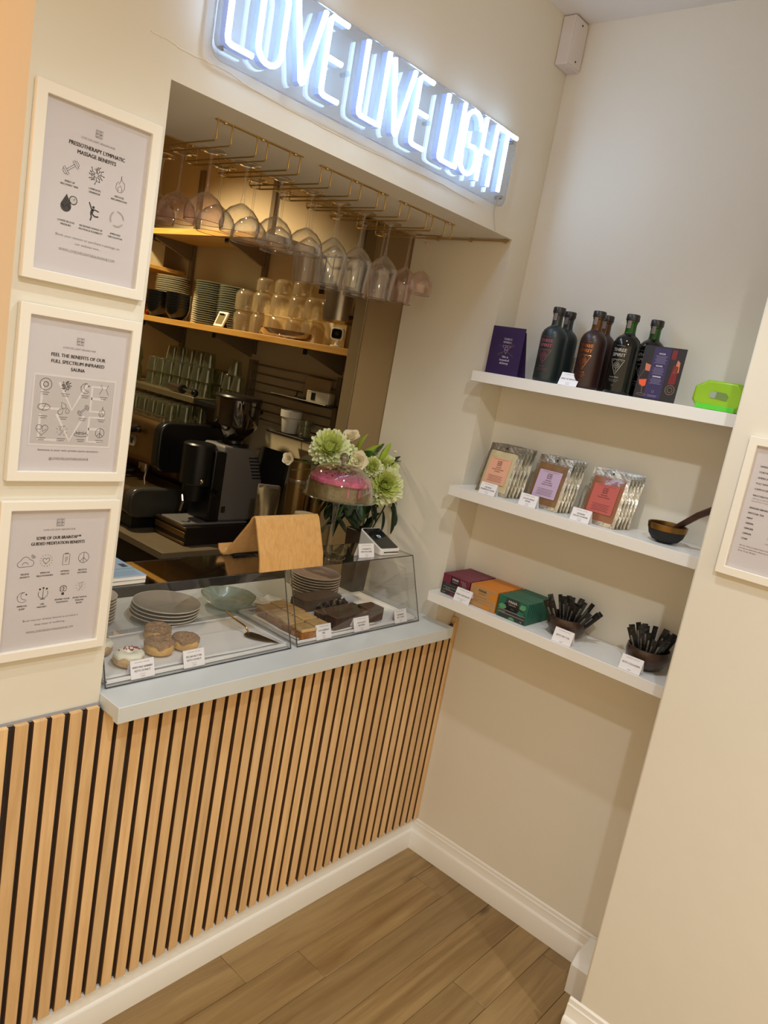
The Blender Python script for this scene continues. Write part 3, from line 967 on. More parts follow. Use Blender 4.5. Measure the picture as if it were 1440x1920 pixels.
def stem_glass(kind, material, label, x, y, group, twist=0, proto={}):
    """hangs by its foot: foot on the wires, bowl opening down. profile z measured down from the foot top"""
    key = (kind, material.name)
    if key in proto:
        return dup(proto[key], (x, y, 2.2175), random.uniform(0, 6), label, group)
    t = thing('stem_glass', label, 'glass', (x, y, 2.2175), random.uniform(0, 6), group)
    MB().lathe([(0.0345, -0.0045), (0.0345, -0.0030), (0.015, -0.0005), (0.0, -0.0005)][::-1] + [(0.0345, -0.0050), (0.016, -0.0062), (0.0062, -0.012)], seg=28, closed=True).build('foot', material, t)
    L = {'coupe': 0.098, 'ribbed': 0.098, 'wine': 0.100, 'round': 0.110, 'small': 0.098}[kind]
    MB().lathe([(0.0060, -0.0118), (0.0036, -0.022), (0.0031, -0.05), (0.0034, -L + 0.018), (0.0060, -L)], seg=12, closed=True).build('stem', material, t)
    P = {'coupe': [(0.004, 0), (0.012, -.004), (0.029, -.014), (0.043, -.030), (0.0490, -.046), (0.0500, -.058), (0.0480, -.072)],
         'ribbed': [(0.004, 0), (0.012, -.004), (0.030, -.015), (0.044, -.031), (0.0500, -.048), (0.0508, -.060), (0.0480, -.074)],
         'wine': [(0.004, 0), (0.014, -.006), (0.032, -.022), (0.0440, -.038), (0.0465, -.046), (0.0450, -.058), (0.0390, -.100), (0.0365, -.132)],
         'round': [(0.004, 0), (0.014, -.005), (0.030, -.018), (0.0415, -.038), (0.0450, -.058), (0.0440, -.078), (0.0400, -.100), (0.0375, -.114)],
         'small': [(0.004, 0), (0.012, -.004), (0.028, -.015), (0.040, -.034), (0.0430, -.050), (0.0410, -.066), (0.0385, -.078)]}[kind]
    # smooth the profile a little by subdividing
    Q = []
    for (a, b), (c, d) in zip(P, P[1:]):
        Q += [(a, b), ((a + c) / 2, (b + d) / 2)]
    Q.append(P[-1])
    outer = [(r, z - L) for r, z in Q]
    inner = [(max(r - 0.0012, 0.001), z - L - (0.0015 if i < 4 else 0)) for i, (r, z) in enumerate(Q)][::-1]
    fn = None
    if kind == 'ribbed':
        fn = lambda r, z, a: r * (1 + (0.010 * math.cos(36 * a) if r > 0.025 else 0))
    seg = 72 if kind == 'ribbed' else 36
    MB().lathe(outer + [(outer[-1][0] - 0.0006, outer[-1][1] - 0.0006)] + inner, seg=seg, closed=True, fn=fn).build('bowl', material, t)
    MB().tube([((outer[-1][0] - 0.0006) * math.cos(2 * PI * k / 40), (outer[-1][0] - 0.0006) * math.sin(2 * PI * k / 40), outer[-1][1] - 0.0004) for k in range(40)], 0.0008, 6, closed=True).build('rim', MATS['rim_glass'], t)
    if kind == 'coupe' and material is glasspink:
        c = t.children[2]
        b = MB()
    return t
glassmat('rim_glass', (196, 176, 160), 0.8, 0.18, 2.0)
G1 = 'coupe glasses hanging in the rack nearest the picture frames'
G2 = 'wine glasses hanging in the racks'
stem_glass('coupe', glasspink, 'pink tinted coupe glass hanging first in the front row beside the picture frames', -1.133, 0.215, G1)
stem_glass('ribbed', glass, 'clear ribbed coupe glass, second from the frames in the front row', -1.032, 0.205, G1)
stem_glass('coupe', glass, 'clear plain coupe glass in the gap between the left and middle racks', -0.913, 0.212, G1)
stem_glass('coupe', glass, 'clear coupe glass just left of the tall wine glasses, front row', -0.795, 0.218, G1)
stem_glass('wine', glass, 'clear tall wine glass next to the coupe glasses, first of the tall front row', -0.695, 0.212, G2)
stem_glass('wine', glass, 'clear tall wine glass, middle one of the three tall in the front row', -0.588, 0.212, G2)
stem_glass('wine', glass, 'clear tall wine glass beside the pink rounded glass, front row', -0.470, 0.212, G2)
stem_glass('round', glasspink, 'pink tinted rounded wine glass in the rack nearest the alcove', -0.350, 0.225, G2)
stem_glass('small', glasspink, 'small pink tinted wine glass hanging last, nearest the alcove wall', -0.235, 0.250, G2)
for k, x in enumerate((-1.140, -1.128)):
    stem_glass('coupe', glasspink, ('pink tinted coupe glass in the second row behind the first pink one', 'pink tinted coupe glass at the back of the rack by the frames')[k], x, 0.327 + 0.110 * k, G1)
stem_glass('ribbed', glass, 'clear ribbed coupe glass in the second row behind the front ribbed one', -1.025, 0.318, G1)
stem_glass('coupe', glass, 'clear coupe glass in the second row between left and middle racks', -0.908, 0.325, G1)
stem_glass('coupe', glass, 'clear coupe glass in the second row behind the last front coupe', -0.800, 0.330, G1)
for x, l in ((-0.690, 'clear tall wine glass in the second row, nearest the coupe glasses'), (-0.585, 'clear tall wine glass in the second row, behind the middle tall one'), (-0.470, 'clear tall wine glass in the second row, beside the pink rounded glass')):
    stem_glass('wine', glass, l, x, 0.318, G2)
stem_glass('round', glasspink, 'pink tinted rounded wine glass in the second row, nearest the alcove', -0.362, 0.330, G2)

# ================================================================ DISPLAY CASES ON THE WORKTOP
ZT2 = 1.1650
def case(name_label, x0, x1):
    """acrylic case with a sloping front; local frame at its left front foot"""
    t = thing('display_case', name_label, 'display case', (x0, 0, ZC), group='clear acrylic display cases on the worktop')
    W = x1 - x0
    H = ZT2 - ZC
    yf, yt, yb = 0.012, 0.090, 0.262
    T = 0.003
    # base tray
    MB().box(0.0035, W - 0.0035, yf + 0.0045, 0.308, 0.0012, 0.0042).build('base_panel', acrylic, t, smooth=False)
    # sloping front
    m = MB()
    m.add([(0, yf, 0.0008), (W, yf, 0.0008), (W, yt, H), (0, yt, H), (0, yf + T, 0.0008), (W, yf + T, 0.0008), (W, yt + T, H), (0, yt + T, H)],
          [(0, 1, 2, 3), (7, 6, 5, 4), (0, 4, 5, 1), (1, 5, 6, 2), (2, 6, 7, 3), (3, 7, 4, 0)])
    m.build('front_panel', acrylic, t, smooth=False)
    MB().box(0, W, yt, yb, H - 0.003, H).build('lid_panel', acrylic_top, t, smooth=False)
    for xx in (0.0002, W - 0.0032):
        m = MB()
        m.prism([(yf + T, 0.0008), (yt + T, H - 0.0032), (yb, H - 0.0032), (yb + 0.02, 0.10), (0.308, 0.0008)], xx, xx + T, 'x')
        m.build('side_panel', acrylic, t, smooth=False)
    e = [(0.0015, yf + .0012, 0.002), (W - 0.0015, yf + .0012, 0.002)]
    for a, b in (((0.0015, yf, 0.002), (W - .0015, yf, 0.002)), ((0.0015, yt, H - .0015), (W - .0015, yt, H - .0015)), ((0.0015, yf, 0.002), (0.0015, yt, H - .0015)), ((W - .0015, yf, 0.002), (W - .0015, yt, H - .0015)), ((0.0015, yb, H - .0015), (W - .0015, yb, H - .0015)), ((W - 0.0015, yt, H - .0015), (W - .0015, yb, H - .0015))):
        MB().tube([a, b], 0.0016, 6).build('polished_edge', acrylic_edge, t)
    return t
case('left clear acrylic display case on the worktop, holding the doughnuts', -1.3735, -0.7960)
case('right clear acrylic display case on the worktop, holding the cake slabs', -0.7740, -0.1985)
ZTR = ZC + 0.0045
ty = mat('tray_white', (240, 240, 240), 0.35, var=0.01)
def tray(x0, x1, y0, y1, label):
    t = thing('serving_tray', label, 'tray', (x0, y0, ZTR))
    W, D = x1 - x0, y1 - y0
    m = MB()
    m.box(0, W, 0, D, 0, 0.0035)
    m.build('tray_base', ty, t, bevel=0.001, seg=1)
    for a in ((0, W, 0, 0.004), (0, W, D - 0.004, D), (0, 0.004, 0, D), (W - 0.004, W, 0, D)):
        MB().box(a[0], a[1], a[2], a[3], 0.0035, 0.0085).build('tray_lip', ty, t, bevel=0.0008, seg=1)
    return t
tray(-1.366, -0.802, 0.024, 0.262, 'white shallow tray in the left display case under baking paper')
tray(-0.766, -0.206, 0.024, 0.300, 'white shallow tray in the right display case under the cake slabs')
ZS = ZTR + 0.0088
# crinkled baking paper
def sheet(name, label, x, y, w, d, rz, z0, amp=0.0015, lift=0.0, mt=None, front=0.0, cat='baking paper', seed=1):
    rr = random.Random(seed)
    nx, ny = 16, 12
    px = [rr.uniform(0, 6) for _ in range(6)]
    vs, fs = [], []
    for j in range(ny + 1):
        for i in range(nx + 1):
            u, v = i / nx, j / ny
            zz = amp * (math.sin(9 * u + px[0] + 4 * v) * math.sin(7 * v + px[1]) + 0.6 * math.sin(17 * u - 9 * v + px[2])) + amp * 1.7
            zz += lift * max(0, u - 0.75) * 4 * (0.5 + v) + front * max(0, 0.12 - v) * 8
            vs.append(((u - .5) * w, (v - .5) * d, zz))
    for j in range(ny):
        for i in range(nx):
            a = j * (nx + 1) + i
            fs.append((a, a + 1, a + nx + 2, a + nx + 1))
    o = MB().add(vs, fs).build(name, mt or MATS['baking_paper'])
    s = o.modifiers.new('solid', 'SOLIDIFY')
    s.thickness = 0.0004
    o.location = (x, y, z0)
    o.rotation_euler = (0, 0, rz)
    tag(o, label, cat)
    return o
mat('baking_paper', (232, 231, 229), 0.5, var=0.01, sss=0.0)
sheet('baking_paper', 'crinkled white baking paper lying in the left case under the doughnuts', -1.085, 0.146, 0.548, 0.218, 0.0, ZS - 0.0046, 0.0009, front=0.003)
sheet('baking_paper', 'white baking paper in the right case under the caramel slabs', -0.575, 0.150, 0.360, 0.232, 0.0, ZS - 0.0046, 0.0008, seed=4, front=0.003)

# doughnuts
dough = mat('doughnut_dough', (206, 172, 124), 0.75, var=0.14, vscale=60, bump=0.4, bscale=160)
dough2 = mat('doughnut_golden', (216, 174, 106), 0.75, var=0.14, vscale=60, bump=0.4, bscale=160)
icew = mat('icing_white', (242, 238, 216), 0.35, var=0.03)
icen = mat('icing_nut', (168, 134, 100), 0.5, var=0.2, vscale=120, bump=0.8, bscale=260)
razz = mat('raspberry_crumb', (150, 32, 50), 0.6, var=0.2, vscale=90)
nutm = mat('nut_crumb', (186, 146, 108), 0.6, var=0.25, vscale=90)
def torus_pts(R, r, h, a0, a1, nseg, nr, seed=0, wob=0.0, z0=0.0):
    rr = random.Random(seed)
    ph = [rr.uniform(0, 6) for _ in range(4)]
    vs = []
    for i in range(nseg):
        t = 2 * PI * i / nseg
        wv = 1 + wob * (math.sin(3 * t + ph[0]) + .6 * math.sin(7 * t + ph[1]))
        for j in range(nr):
            p = math.radians(a0 + (a1 - a0) * j / (nr - 1))
            q = R + r * math.cos(p) * wv
            vs.append((q * math.cos(t), q * math.sin(t), z0 + h * math.sin(p)))
    return vs
def doughnut(label, x, y, kind, rz, sc=1.0, tilt=(0, 0)):
    t = thing('doughnut', label, 'doughnut', (x, y, ZS - 0.0005), rz, 'keto doughnuts on baking paper')
    R, r, h = 0.0215 * sc, 0.0155 * sc, 0.0165 * sc
    n, k = 36, 16
    vs = []
    for i in range(n):
        a = 2 * PI * i / n
        for j in range(k):
            p = 2 * PI * j / k
            cz = math.copysign(abs(math.sin(p)) ** 0.75, math.sin(p))
            q = R + r * math.copysign(abs(math.cos(p)) ** 0.85, math.cos(p)) * (1 + 0.03 * math.sin(3 * a + rz * 5))
            vs.append((q * math.cos(a), q * math.sin(a), h + h * cz))
    fs = [(i * k + j, ((i + 1) % n) * k + j, ((i + 1) % n) * k + (j + 1) % k, i * k + (j + 1) % k) for i in range(n) for j in range(k)]
    MB().add(vs, fs).build('ring', dough if kind == 'w' else dough2, t)
    # icing cap: upper part of the ring, wavy edge
    vs = []
    kk = 9
    rr = random.Random(int(rz * 100))
    ph = rr.uniform(0, 6)
    for i in range(n):
        a = 2 * PI * i / n
        lo = 20 + 12 * math.sin(4 * a + ph) + 7 * math.sin(9 * a)
        for j in range(kk):
            p = math.radians(lo + (178 - lo) * j / (kk - 1))
            cz = math.copysign(abs(math.sin(p)) ** 0.75, math.sin(p))
            g = (0.0006 if j in (0, kk - 1) else 0.0022) + (rr.uniform(0, 0.0022) if kind != 'w' else 0)
            q = R + (r + g * (0.4 if j in (0, kk - 1) else 1)) * math.copysign(abs(math.cos(p)) ** 0.85, math.cos(p))
            vs.append((q * math.cos(a), q * math.sin(a), h + (h + g) * cz))
    fs = [(i * kk + j, ((i + 1) % n) * kk + j, ((i + 1) % n) * kk + j + 1, i * kk + j + 1) for i in range(n) for j in range(kk - 1)]
    MB().add(vs, fs).build('icing', icew if kind == 'w' else icen, t)
    cr = MB()
    N_ = 34 if kind == 'w' else 46
    for _ in range(N_):
        a = rr.gauss(0.5, 0.5) if kind == 'w' else rr.uniform(0, 6.28)
        rad = R + rr.uniform(-0.9, 0.9) * r * 0.8
        if kind == 'w' and _ > 26:
            a = rr.uniform(0, 6.28)
        zz = h + h * abs(math.sin(math.acos(max(-1, min(1, (rad - R) / r))))) ** 0.75 + 0.0030
        s = rr.uniform(0.0014, 0.0030) if kind == 'w' else rr.uniform(0.0014, 0.0034)
        cr.sphere((rad * math.cos(a), rad * math.sin(a), zz), s, 5, 3, sc=(1, 1, 0.7))
    o = cr.build('topping_crumbs', razz if kind == 'w' else nutm, t, kind='stuff', smooth=False)
    return t
doughnut('white iced doughnut with raspberry crumbs in front, behind the longer price card', -1.272, 0.088, 'w', 0.2, 1.02)
doughnut('white iced doughnut with raspberry crumbs half hidden behind the lowest frame', -1.306, 0.178, 'w', 0.5, 1.0)
doughnut('nut topped doughnut furthest back of the three brown ones', -1.118, 0.205, 'n', 1.2, 1.0)
doughnut('nut topped doughnut leaning in the middle of the three brown ones', -1.168, 0.118, 'n', 2.3, 1.04)
doughnut('nut topped doughnut on the right, behind the pecan price card', -1.088, 0.118, 'n', 3.4, 1.0)

# price cards
def price_card(label, lines, loc, rotz=0.0, w=0.062, h=0.042, tilt=0.22, small=('GLUTEN FREE - DAIRY FREE',), foot='\u00a33.95', mt=None, sub='per portion'):
    t = thing('price_card', label, 'price card', loc, rotz, 'white printed price cards')
    s, c = math.sin(tilt), math.cos(tilt)
    def f(u, v):
        return (u, s * v - 0.0012, c * v)
    MB().add([(-w / 2, -.0008, 0), (w / 2, -.0008, 0), (w / 2, s * h - .0008, c * h), (-w / 2, s * h - .0008, c * h), (-w / 2, .0004, 0), (w / 2, .0004, 0), (w / 2, s * h + .0004, c * h), (-w / 2, s * h + .0004, c * h)],
             [(0, 1, 2, 3), (7, 6, 5, 4), (0, 4, 5, 1), (1, 5, 6, 2), (2, 6, 7, 3), (3, 7, 4, 0)]).build('card', mt or card_white, t, smooth=False)
    MB().add([(-w / 2, s * h, c * h), (w / 2, s * h, c * h), (w / 2, s * h + .012, 0), (-w / 2, s * h + .012, 0), (-w / 2, s * h - .0006, c * h), (w / 2, s * h - .0006, c * h), (w / 2, s * h + .0114, 0), (-w / 2, s * h + .0114, 0)],
             [(3, 2, 1, 0), (4, 5, 6, 7), (0, 1, 5, 4), (2, 3, 7, 6)]).build('back_leg', mt or card_white, t, smooth=False)
    P = Print(f)
    P.text(small[0], 0, h * 0.84, h * 0.05, maxw=w * 0.8, mi=1)
    n = len(lines)
    for k, l in enumerate(lines):
        P.text(l, 0, h * (0.56 - 0.19 * k) if n > 1 else h * 0.46, h * 0.105, maxw=w * 0.86, mi=0, fat=0.0003)
    P.text(sub, 0, h * 0.22, h * 0.05, maxw=w * 0.5, mi=1)
    P.text(foot, 0, h * 0.08, h * 0.07, maxw=w * 0.4, mi=2)
    P.build('printed_text', [ink, ink_grey, ink_soft], t)
    return t
ZP = ZC + 0.0045
price_card('longer white price card reading white choc raspberry keto donut', ['WHITE CHOC RASPBERRY', 'KETO DONUT'], (-1.270, 0.0205, ZP), 0, 0.064, 0.045, 0.33)
price_card('white price card reading pecan butter keto donut', ['PECAN BUTTER', 'KETO DONUT'], (-1.122, 0.0205, ZP), 0, 0.064, 0.045, 0.33)
price_card('white price card in front of the caramel slabs', ['OAT CRUNCH', 'BAR'], (-0.655, 0.0205, ZP), 0, 0.064, 0.045, 0.33)
price_card('white price card in front of the dark chocolate loaf', ['CHOCOLATE', 'BROWNIE'], (-0.485, 0.0205, ZP), 0, 0.072, 0.045, 0.33)
price_card('white price card by the empty right end of the case', ['RASPBERRY', 'NUT TORTE'], (-0.288, 0.0205, ZP), 0, 0.064, 0.045, 0.33)

# plates
def plate(label, x, y, z, R, mt, group, proto={}, deep=0.018):
    key = (round(R, 4), mt.name)
    if key in proto:
        return dup(proto[key], (x, y, z), random.uniform(0, 6), label, group)
    prof_ = [(0.0, 0.0015), (R * 0.45, 0.0015), (R * 0.52, 0.0), (R * 0.60, 0.001), (R * 0.86, deep * 0.62), (R * 0.985, deep * 0.95), (R, deep), (R * 0.985, deep * 1.04), (R * 0.85, deep * 0.80), (R * 0.62, 0.0055), (R * 0.4, 0.0045), (0, 0.0045)]
    o = MB().lathe(prof_, seg=40, closed=True, mi=0).build('plate', [mt])
    # pale rim line
    rim = MB().tube([(R * 0.995 * math.cos(2 * PI * k / 48), R * 0.995 * math.sin(2 * PI * k / 48), deep) for k in range(48)], 0.0014, 6, closed=True).build('plate_rim', MATS['plate_rim_glaze'], o)
    o.location = (x, y, z)
    tag(o, label, 'plate', group)
    proto[key] = o
    return o
mat('plate_rim_glaze', (206, 196, 180), 0.3, var=0.02)
pgrey = mat('plate_grey_glaze', (150, 143, 130), 0.18, var=0.03, coat=0.3)
ppink = mat('plate_pink_glaze', (176, 150, 142), 0.2, var=0.03, coat=0.3)
for k in range(4):
    plate('%s grey glazed plate in the stack behind the doughnuts' % ('lowest', 'second lowest', 'second highest', 'topmost')[k], -1.010 + 0.002 * k, 0.345 - 0.001 * k, ZC + 0.0048 + 0.0105 * k, 0.098, pgrey, 'grey plates stacked in the left case')
for k in range(7):
    plate({0: 'lowest pink grey plate of the stack behind the chocolate slabs', 6: 'topmost pink grey plate of the stack behind the chocolate slabs'}.get(k, 'pink grey glazed plate in the tall stack behind the chocolate slabs'), -0.375, 0.368, ZC + 0.006 + 0.0095 * k, 0.088, ppink, 'pink plates stacked in the right case', deep=0.017)
wb = mat('white_saucer_glaze', (206, 192, 176), 0.3)
for k in range(8):
    plate('white saucer in the stack mostly hidden behind the lowest frame', -1.205, 0.400, ZC + 0.001 + 0.0095 * k, 0.062, wb, 'white saucers stacked behind the lowest frame', deep=0.014)

# iridescent glass dish
irid = glassmat('iridescent_glass', (206, 224, 214), 0.7, 0.12, 2.0, haze=0.38, hazecol=(196, 206, 196))
d = MB().lathe([(0.0, 0.002), (0.045, 0.002), (0.05, 0), (0.060, 0.004), (0.084, 0.026), (0.088, 0.036), (0.086, 0.0365), (0.080, 0.028), (0.055, 0.007), (0, 0.006)], seg=48, closed=True, fn=lambda r, z, a: r * (1 + 0.012 * math.sin(9 * a)) ).build('glass_dish', [irid])
d.location = (-0.760, 0.366, ZC + 0.0048)
tag(d, 'empty iridescent glass dish beside the stack of grey plates', 'dish')

# cake server
cs = thing('cake_server', 'gold cake server lying on the baking paper beside the glass dish', 'cake server', (0, 0, ZS + 0.0015))
MB().tube([(-0.868, 0.236, 0.030), (-0.870, 0.200, 0.024), (-0.868, 0.152, 0.019), (-0.867, 0.140, 0.0165), (-0.8655, 0.131, 0.008), (-0.864, 0.128, 0.0025)], 0.0026, 8).build('handle', gold, cs)
pts = [(-0.8645, 0.134), (-0.884, 0.124), (-0.886, 0.112), (-0.876, 0.085), (-0.851, 0.050), (-0.829, 0.030), (-0.834, 0.062), (-0.842, 0.105), (-0.852, 0.128)]
m = MB().prism(pts, 0.0006, 0.0024, 'z')
m.build('blade', golddark, cs, bevel=0.0006, seg=1)

# caramel slabs
slabtop = mat('slab_caramel_top', (196, 160, 104), 0.45, var=0.12, vscale=40, bump=0.25, bscale=80)
slabside = mat('slab_oat_side', (172, 112, 50), 0.8, var=0.3, vscale=110, bump=0.7, bscale=200)
def slab(label, x, y, w, d, h, rz, top, side, group, name='cake_slab', cat='cake slab', topfrac=0.35, seed=0):
    rr = random.Random(seed)
    t = thing(name, label, cat, (x, y, ZS + 0.0008), rz, group)
    j = lambda s: rr.uniform(-s, s)
    def blk(z0, z1, infl, nm, mt, bv):
        m = MB()
        n = 5
        vs, fs = [], []
        import itertools
        q = [(-w / 2 - infl + j(.001), -d / 2 - infl + j(.001)), (w / 2 + infl + j(.001), -d / 2 - infl + j(.001)), (w / 2 + infl + j(.001), d / 2 + infl + j(.001)), (-w / 2 - infl + j(.001), d / 2 + infl + j(.001))]
        m.prism(q, z0, z1, 'z')
        return m.build(nm, mt, t, bevel=bv, seg=2)
    blk(0, h * (1 - topfrac), 0, 'base_layer', side, 0.002)
    blk(h * (1 - topfrac) + 0.0002, h, 0.0006, 'top_layer', top, 0.0035)
    return t
SG = 'square caramel topped oat slabs in the right case'
lab = ['caramel topped oat slab at the front left corner of its block', 'caramel topped oat slab at the front, beside the chocolate loaf', 'caramel topped oat slab in the second row, left', 'caramel topped oat slab in the second row, right', 'caramel topped oat slab in the third row, left', 'caramel topped oat slab in the third row, right', 'caramel topped oat slab at the back, left', 'caramel topped oat slab at the back, right']
pos = [(-0.718, 0.050), (-0.652, 0.062), (-0.716, 0.108), (-0.650, 0.120), (-0.714, 0.166), (-0.648, 0.178), (-0.712, 0.224), (-0.646, 0.236)]
for k, (x, y) in enumerate(pos):
    slab(lab[k], x, y, 0.058, 0.050, 0.030, 0.03 * ((k % 3) - 1), slabtop, slabside, SG, seed=k)
choc = mat('chocolate_crumb', (66, 42, 28), 0.75, var=0.22, vscale=60, bump=0.6, bscale=150)
choctop = mat('chocolate_top', (84, 64, 48), 0.5, var=0.12, vscale=30, bump=0.3, bscale=60)
chocd = mat('dark_berry_chocolate', (34, 16, 14), 0.35, var=0.3, vscale=50, bump=0.5, bscale=80)
CG = 'chocolate slabs in the right case'
slab('long chocolate loaf slab at the front behind its price card', -0.520, 0.066, 0.150, 0.048, 0.042, 0.04, choctop, choc, CG, topfrac=0.12, seed=20)
slab('chocolate loaf end slab nearest the empty tray space', -0.392, 0.078, 0.068, 0.062, 0.044, 0.0, choc, choc, CG, topfrac=0.15, seed=21)
slab('flat grey brown brownie slab behind the front loaf', -0.500, 0.122, 0.190, 0.042, 0.034, 0.05, choctop, choc, CG, topfrac=0.2, seed=22)
slab('large rough chocolate slab at the back below the pink plates', -0.490, 0.236, 0.170, 0.070, 0.040, 0.0, choc, choc, CG, topfrac=0.2, seed=24)
t = thing('brownie', 'dark glossy swirled berry brownie in the middle of the chocolate slabs', 'brownie', (-0.478, 0.172, ZS + 0.0008), 0.1, CG)
m = MB()
vs = []
rr = random.Random(3)
nx, ny = 18, 6
for j in range(ny + 1):
    for i in range(nx + 1):
        e = min(i, nx - i, 2) / 2 * min(j, ny - j, 1)
        vs.append(((i / nx - .5) * 0.15 * (0.9 + .1 * e), (j / ny - .5) * 0.046, (0.030 + 0.010 * math.sin(i * 1.3) * math.cos(j * 2.1) + rr.uniform(-.003, .003)) if e > 0 else 0.002))
fs = [(j * (nx + 1) + i, j * (nx + 1) + i + 1, (j + 1) * (nx + 1) + i + 1, (j + 1) * (nx + 1) + i) for j in range(ny) for i in range(nx)]
fs.append(tuple([i for i in range(nx + 1)] + [j * (nx + 1) + nx for j in range(1, ny + 1)] + [ny * (nx + 1) + i for i in range(nx - 1, -1, -1)] + [j * (nx + 1) for j in range(ny - 1, 0, -1)])[::-1])
m.add(vs, fs)
m.build('swirled_top', chocd, t)
# loose papers and a small leaflet behind the slabs
sheet('paper_napkin', 'folded white napkin lying behind the caramel slabs', -0.600, 0.345, 0.11, 0.07, 0.4, ZC + 0.0012, 0.003, seed=9, cat='napkin')
o = MB().box(-0.030, 0.030, -0.024, 0.024, 0, 0.0008).build('leaflet', mat('leaflet_blue', (150, 146, 176), 0.3, var=0.15, vscale=30))
o.location = (-0.700, 0.292, ZC + 0.0078); o.rotation_euler = (0.06, 0, 0.15)
tag(o, 'small lilac blue leaflet lying behind the caramel slabs', 'leaflet')

# books on the left case
t = thing('booklet', 'pale blue printed booklet on top of the left case, upper of the two', 'booklet', (-1.345, 0.095, ZT2 + 0.0128), 0.0, 'pale blue booklets on the left case')
bw = mat('booklet_pages', (232, 230, 226), 0.6, var=0.02)
bb = mat('booklet_cover_blue', (176, 202, 222), 0.35, var=0.04)
MB().box(0, 0.098, 0, 0.150, 0.0, 0.0088).build('pages', bw, t, bevel=0.0006, seg=1)
MB().box(-0.001, 0.099, -0.001, 0.151, 0.0090, 0.0098).build('cover', bb, t)
P = Print(lambda u, v: (u, v, 0.00995))
P.disc(0.062, 0.118, 0.011, 0, 16, 0.007)
for k in range(4):
    P.rect(0.008 + 0.022 * k, 0.024 + 0.022 * k, 0.070, 0.096, 2 + k % 2)
P.rect(0.0, 0.098, 0.052, 0.062, 4)
for k in range(4):
    P.line([(0.01, 0.012 + 0.009 * k), (0.088, 0.012 + 0.009 * k)], 0.0015, 1)
P.build('cover_print', [mat('print_teal', (70, 110, 122), 0.5), ink_grey, mat('print_pinkish', (206, 186, 200), 0.5), mat('print_slate', (80, 88, 110), 0.5), mat('print_seagreen', (150, 190, 190), 0.5)], t)
t = thing('booklet', 'pale booklet with blue spine on top of the left case, lower of the two', 'booklet', (-1.343, 0.097, ZT2 + 0.0008), 0.02, 'pale blue booklets on the left case')
MB().box(0, 0.098, 0, 0.150, 0.0008, 0.0102).build('pages', bw, t, bevel=0.0006, seg=1)
MB().box(-0.001, 0.099, -0.001, 0.151, 0.0104, 0.0114).build('cover', mat('booklet_cover_teal', (96, 140, 166), 0.35), t)

# bamboo stand
t = thing('tablet_stand', 'bent bamboo tablet stand on top of the display cases', 'stand', (0, 0, ZT2))
fx0, fx1 = -0.898, -0.652
yf0, yr, yl = 0.079, 0.138, 0.262
zt = 0.150
def strip(path, x0, x1, th):
    n = len(path)
    L_, R_ = [], []
    for i in range(n):
        a = Vector(path[max(i - 1, 0)]); b = Vector(path[min(i + 1, n - 1)])
        d_ = (b - a).normalized()
        nn = Vector((-d_.y, d_.x)) * th
        L_.append(path[i]); R_.append((path[i][0] + nn.x, path[i][1] + nn.y))
    return L_ + R_[::-1]
path = [(yf0, 0.001), (yf0 + 0.008, 0.04), (yr - 0.016, zt - 0.022), (yr - 0.009, zt - 0.007), (yr, zt), (yr + 0.010, zt - 0.006), (yr + 0.018, zt - 0.022), (yl - 0.030, 0.030), (yl - 0.022, 0.014), (yl - 0.012, 0.008), (yl, 0.009), (yl + 0.010, 0.016), (yl + 0.014, 0.030)]
n_ = len(path)
m = MB()
poly = strip(path, 0, 0, -0.006)
vs, fs = [], []
for x in (fx0, fx1):
    vs += [(x, a, b + 0.0) for a, b in poly]
N2 = len(poly)
for i in range(N2):
    j = (i + 1) % N2
    fs.append((i, j, j + N2, i + N2))
for base in (0, N2):
    for i in range(n_ - 1):
        fs.append((base + i, base + i + 1, base + N2 - 2 - i, base + N2 - 1 - i))
m.add(vs, fs)
m.build('bent_panel', bamboo, t, bevel=0.001, seg=2)
o = MB().box(fx0 + 0.03, fx1 - 0.03, yl - 0.026, yl - 0.006, 0.0004, 0.0070).build('rubber_foot', blackmat, t)

# cake stand, cake and dome
cxx, cyy = -0.548, 0.165
t = thing('cake_stand', 'tall clear glass cake stand on the right display case', 'cake stand', (cxx, cyy, ZT2 + 0.0004))
ZPL = 0.195
MB().lathe([(0.0, 0.007), (0.008, 0.008), (0.045, 0.0045), (0.056, 0.0022), (0.057, 0.001), (0.0, 0.0005)], seg=40, closed=True).build('base', glass, t)
MB().lathe([(0.0095, 0.008), (0.0062, 0.020), (0.0052, 0.060), (0.0058, 0.110), (0.0085, 0.150), (0.013, 0.182), (0.022, ZPL - 0.004)], seg=20, closed=True).build('stem', glass, t)
MB().lathe([(0.0, ZPL - 0.004), (0.100, ZPL - 0.002), (0.122, ZPL + 0.001), (0.126, ZPL + 0.006), (0.124, ZPL + 0.0065), (0.118, ZPL + 0.003), (0, ZPL + 0.001)], seg=56, closed=True).build('plate', glass, t)
zc = ZT2 + 0.0004 + ZPL + 0.0015
t = thing('layer_cake', 'green sponge cake with pink icing under the glass dome', 'cake', (cxx, cyy, zc), 0.3)
sponge = mat('pistachio_sponge', (126, 108, 62), 0.85, var=0.22, vscale=80, bump=0.6, bscale=140)
pink = mat('pink_icing', (188, 92, 116), 0.5, var=0.25, vscale=50, bump=0.6, bscale=60)
MB().lathe([(0, 0), (0.094, 0), (0.097, 0.010), (0.096, 0.044), (0.090, 0.050), (0, 0.050)], seg=48, closed=True, fn=lambda r, z, a: r * (1 + .012 * math.sin(7 * a) + .008 * math.sin(13 * a + z * 90))).build('sponge', sponge, t)
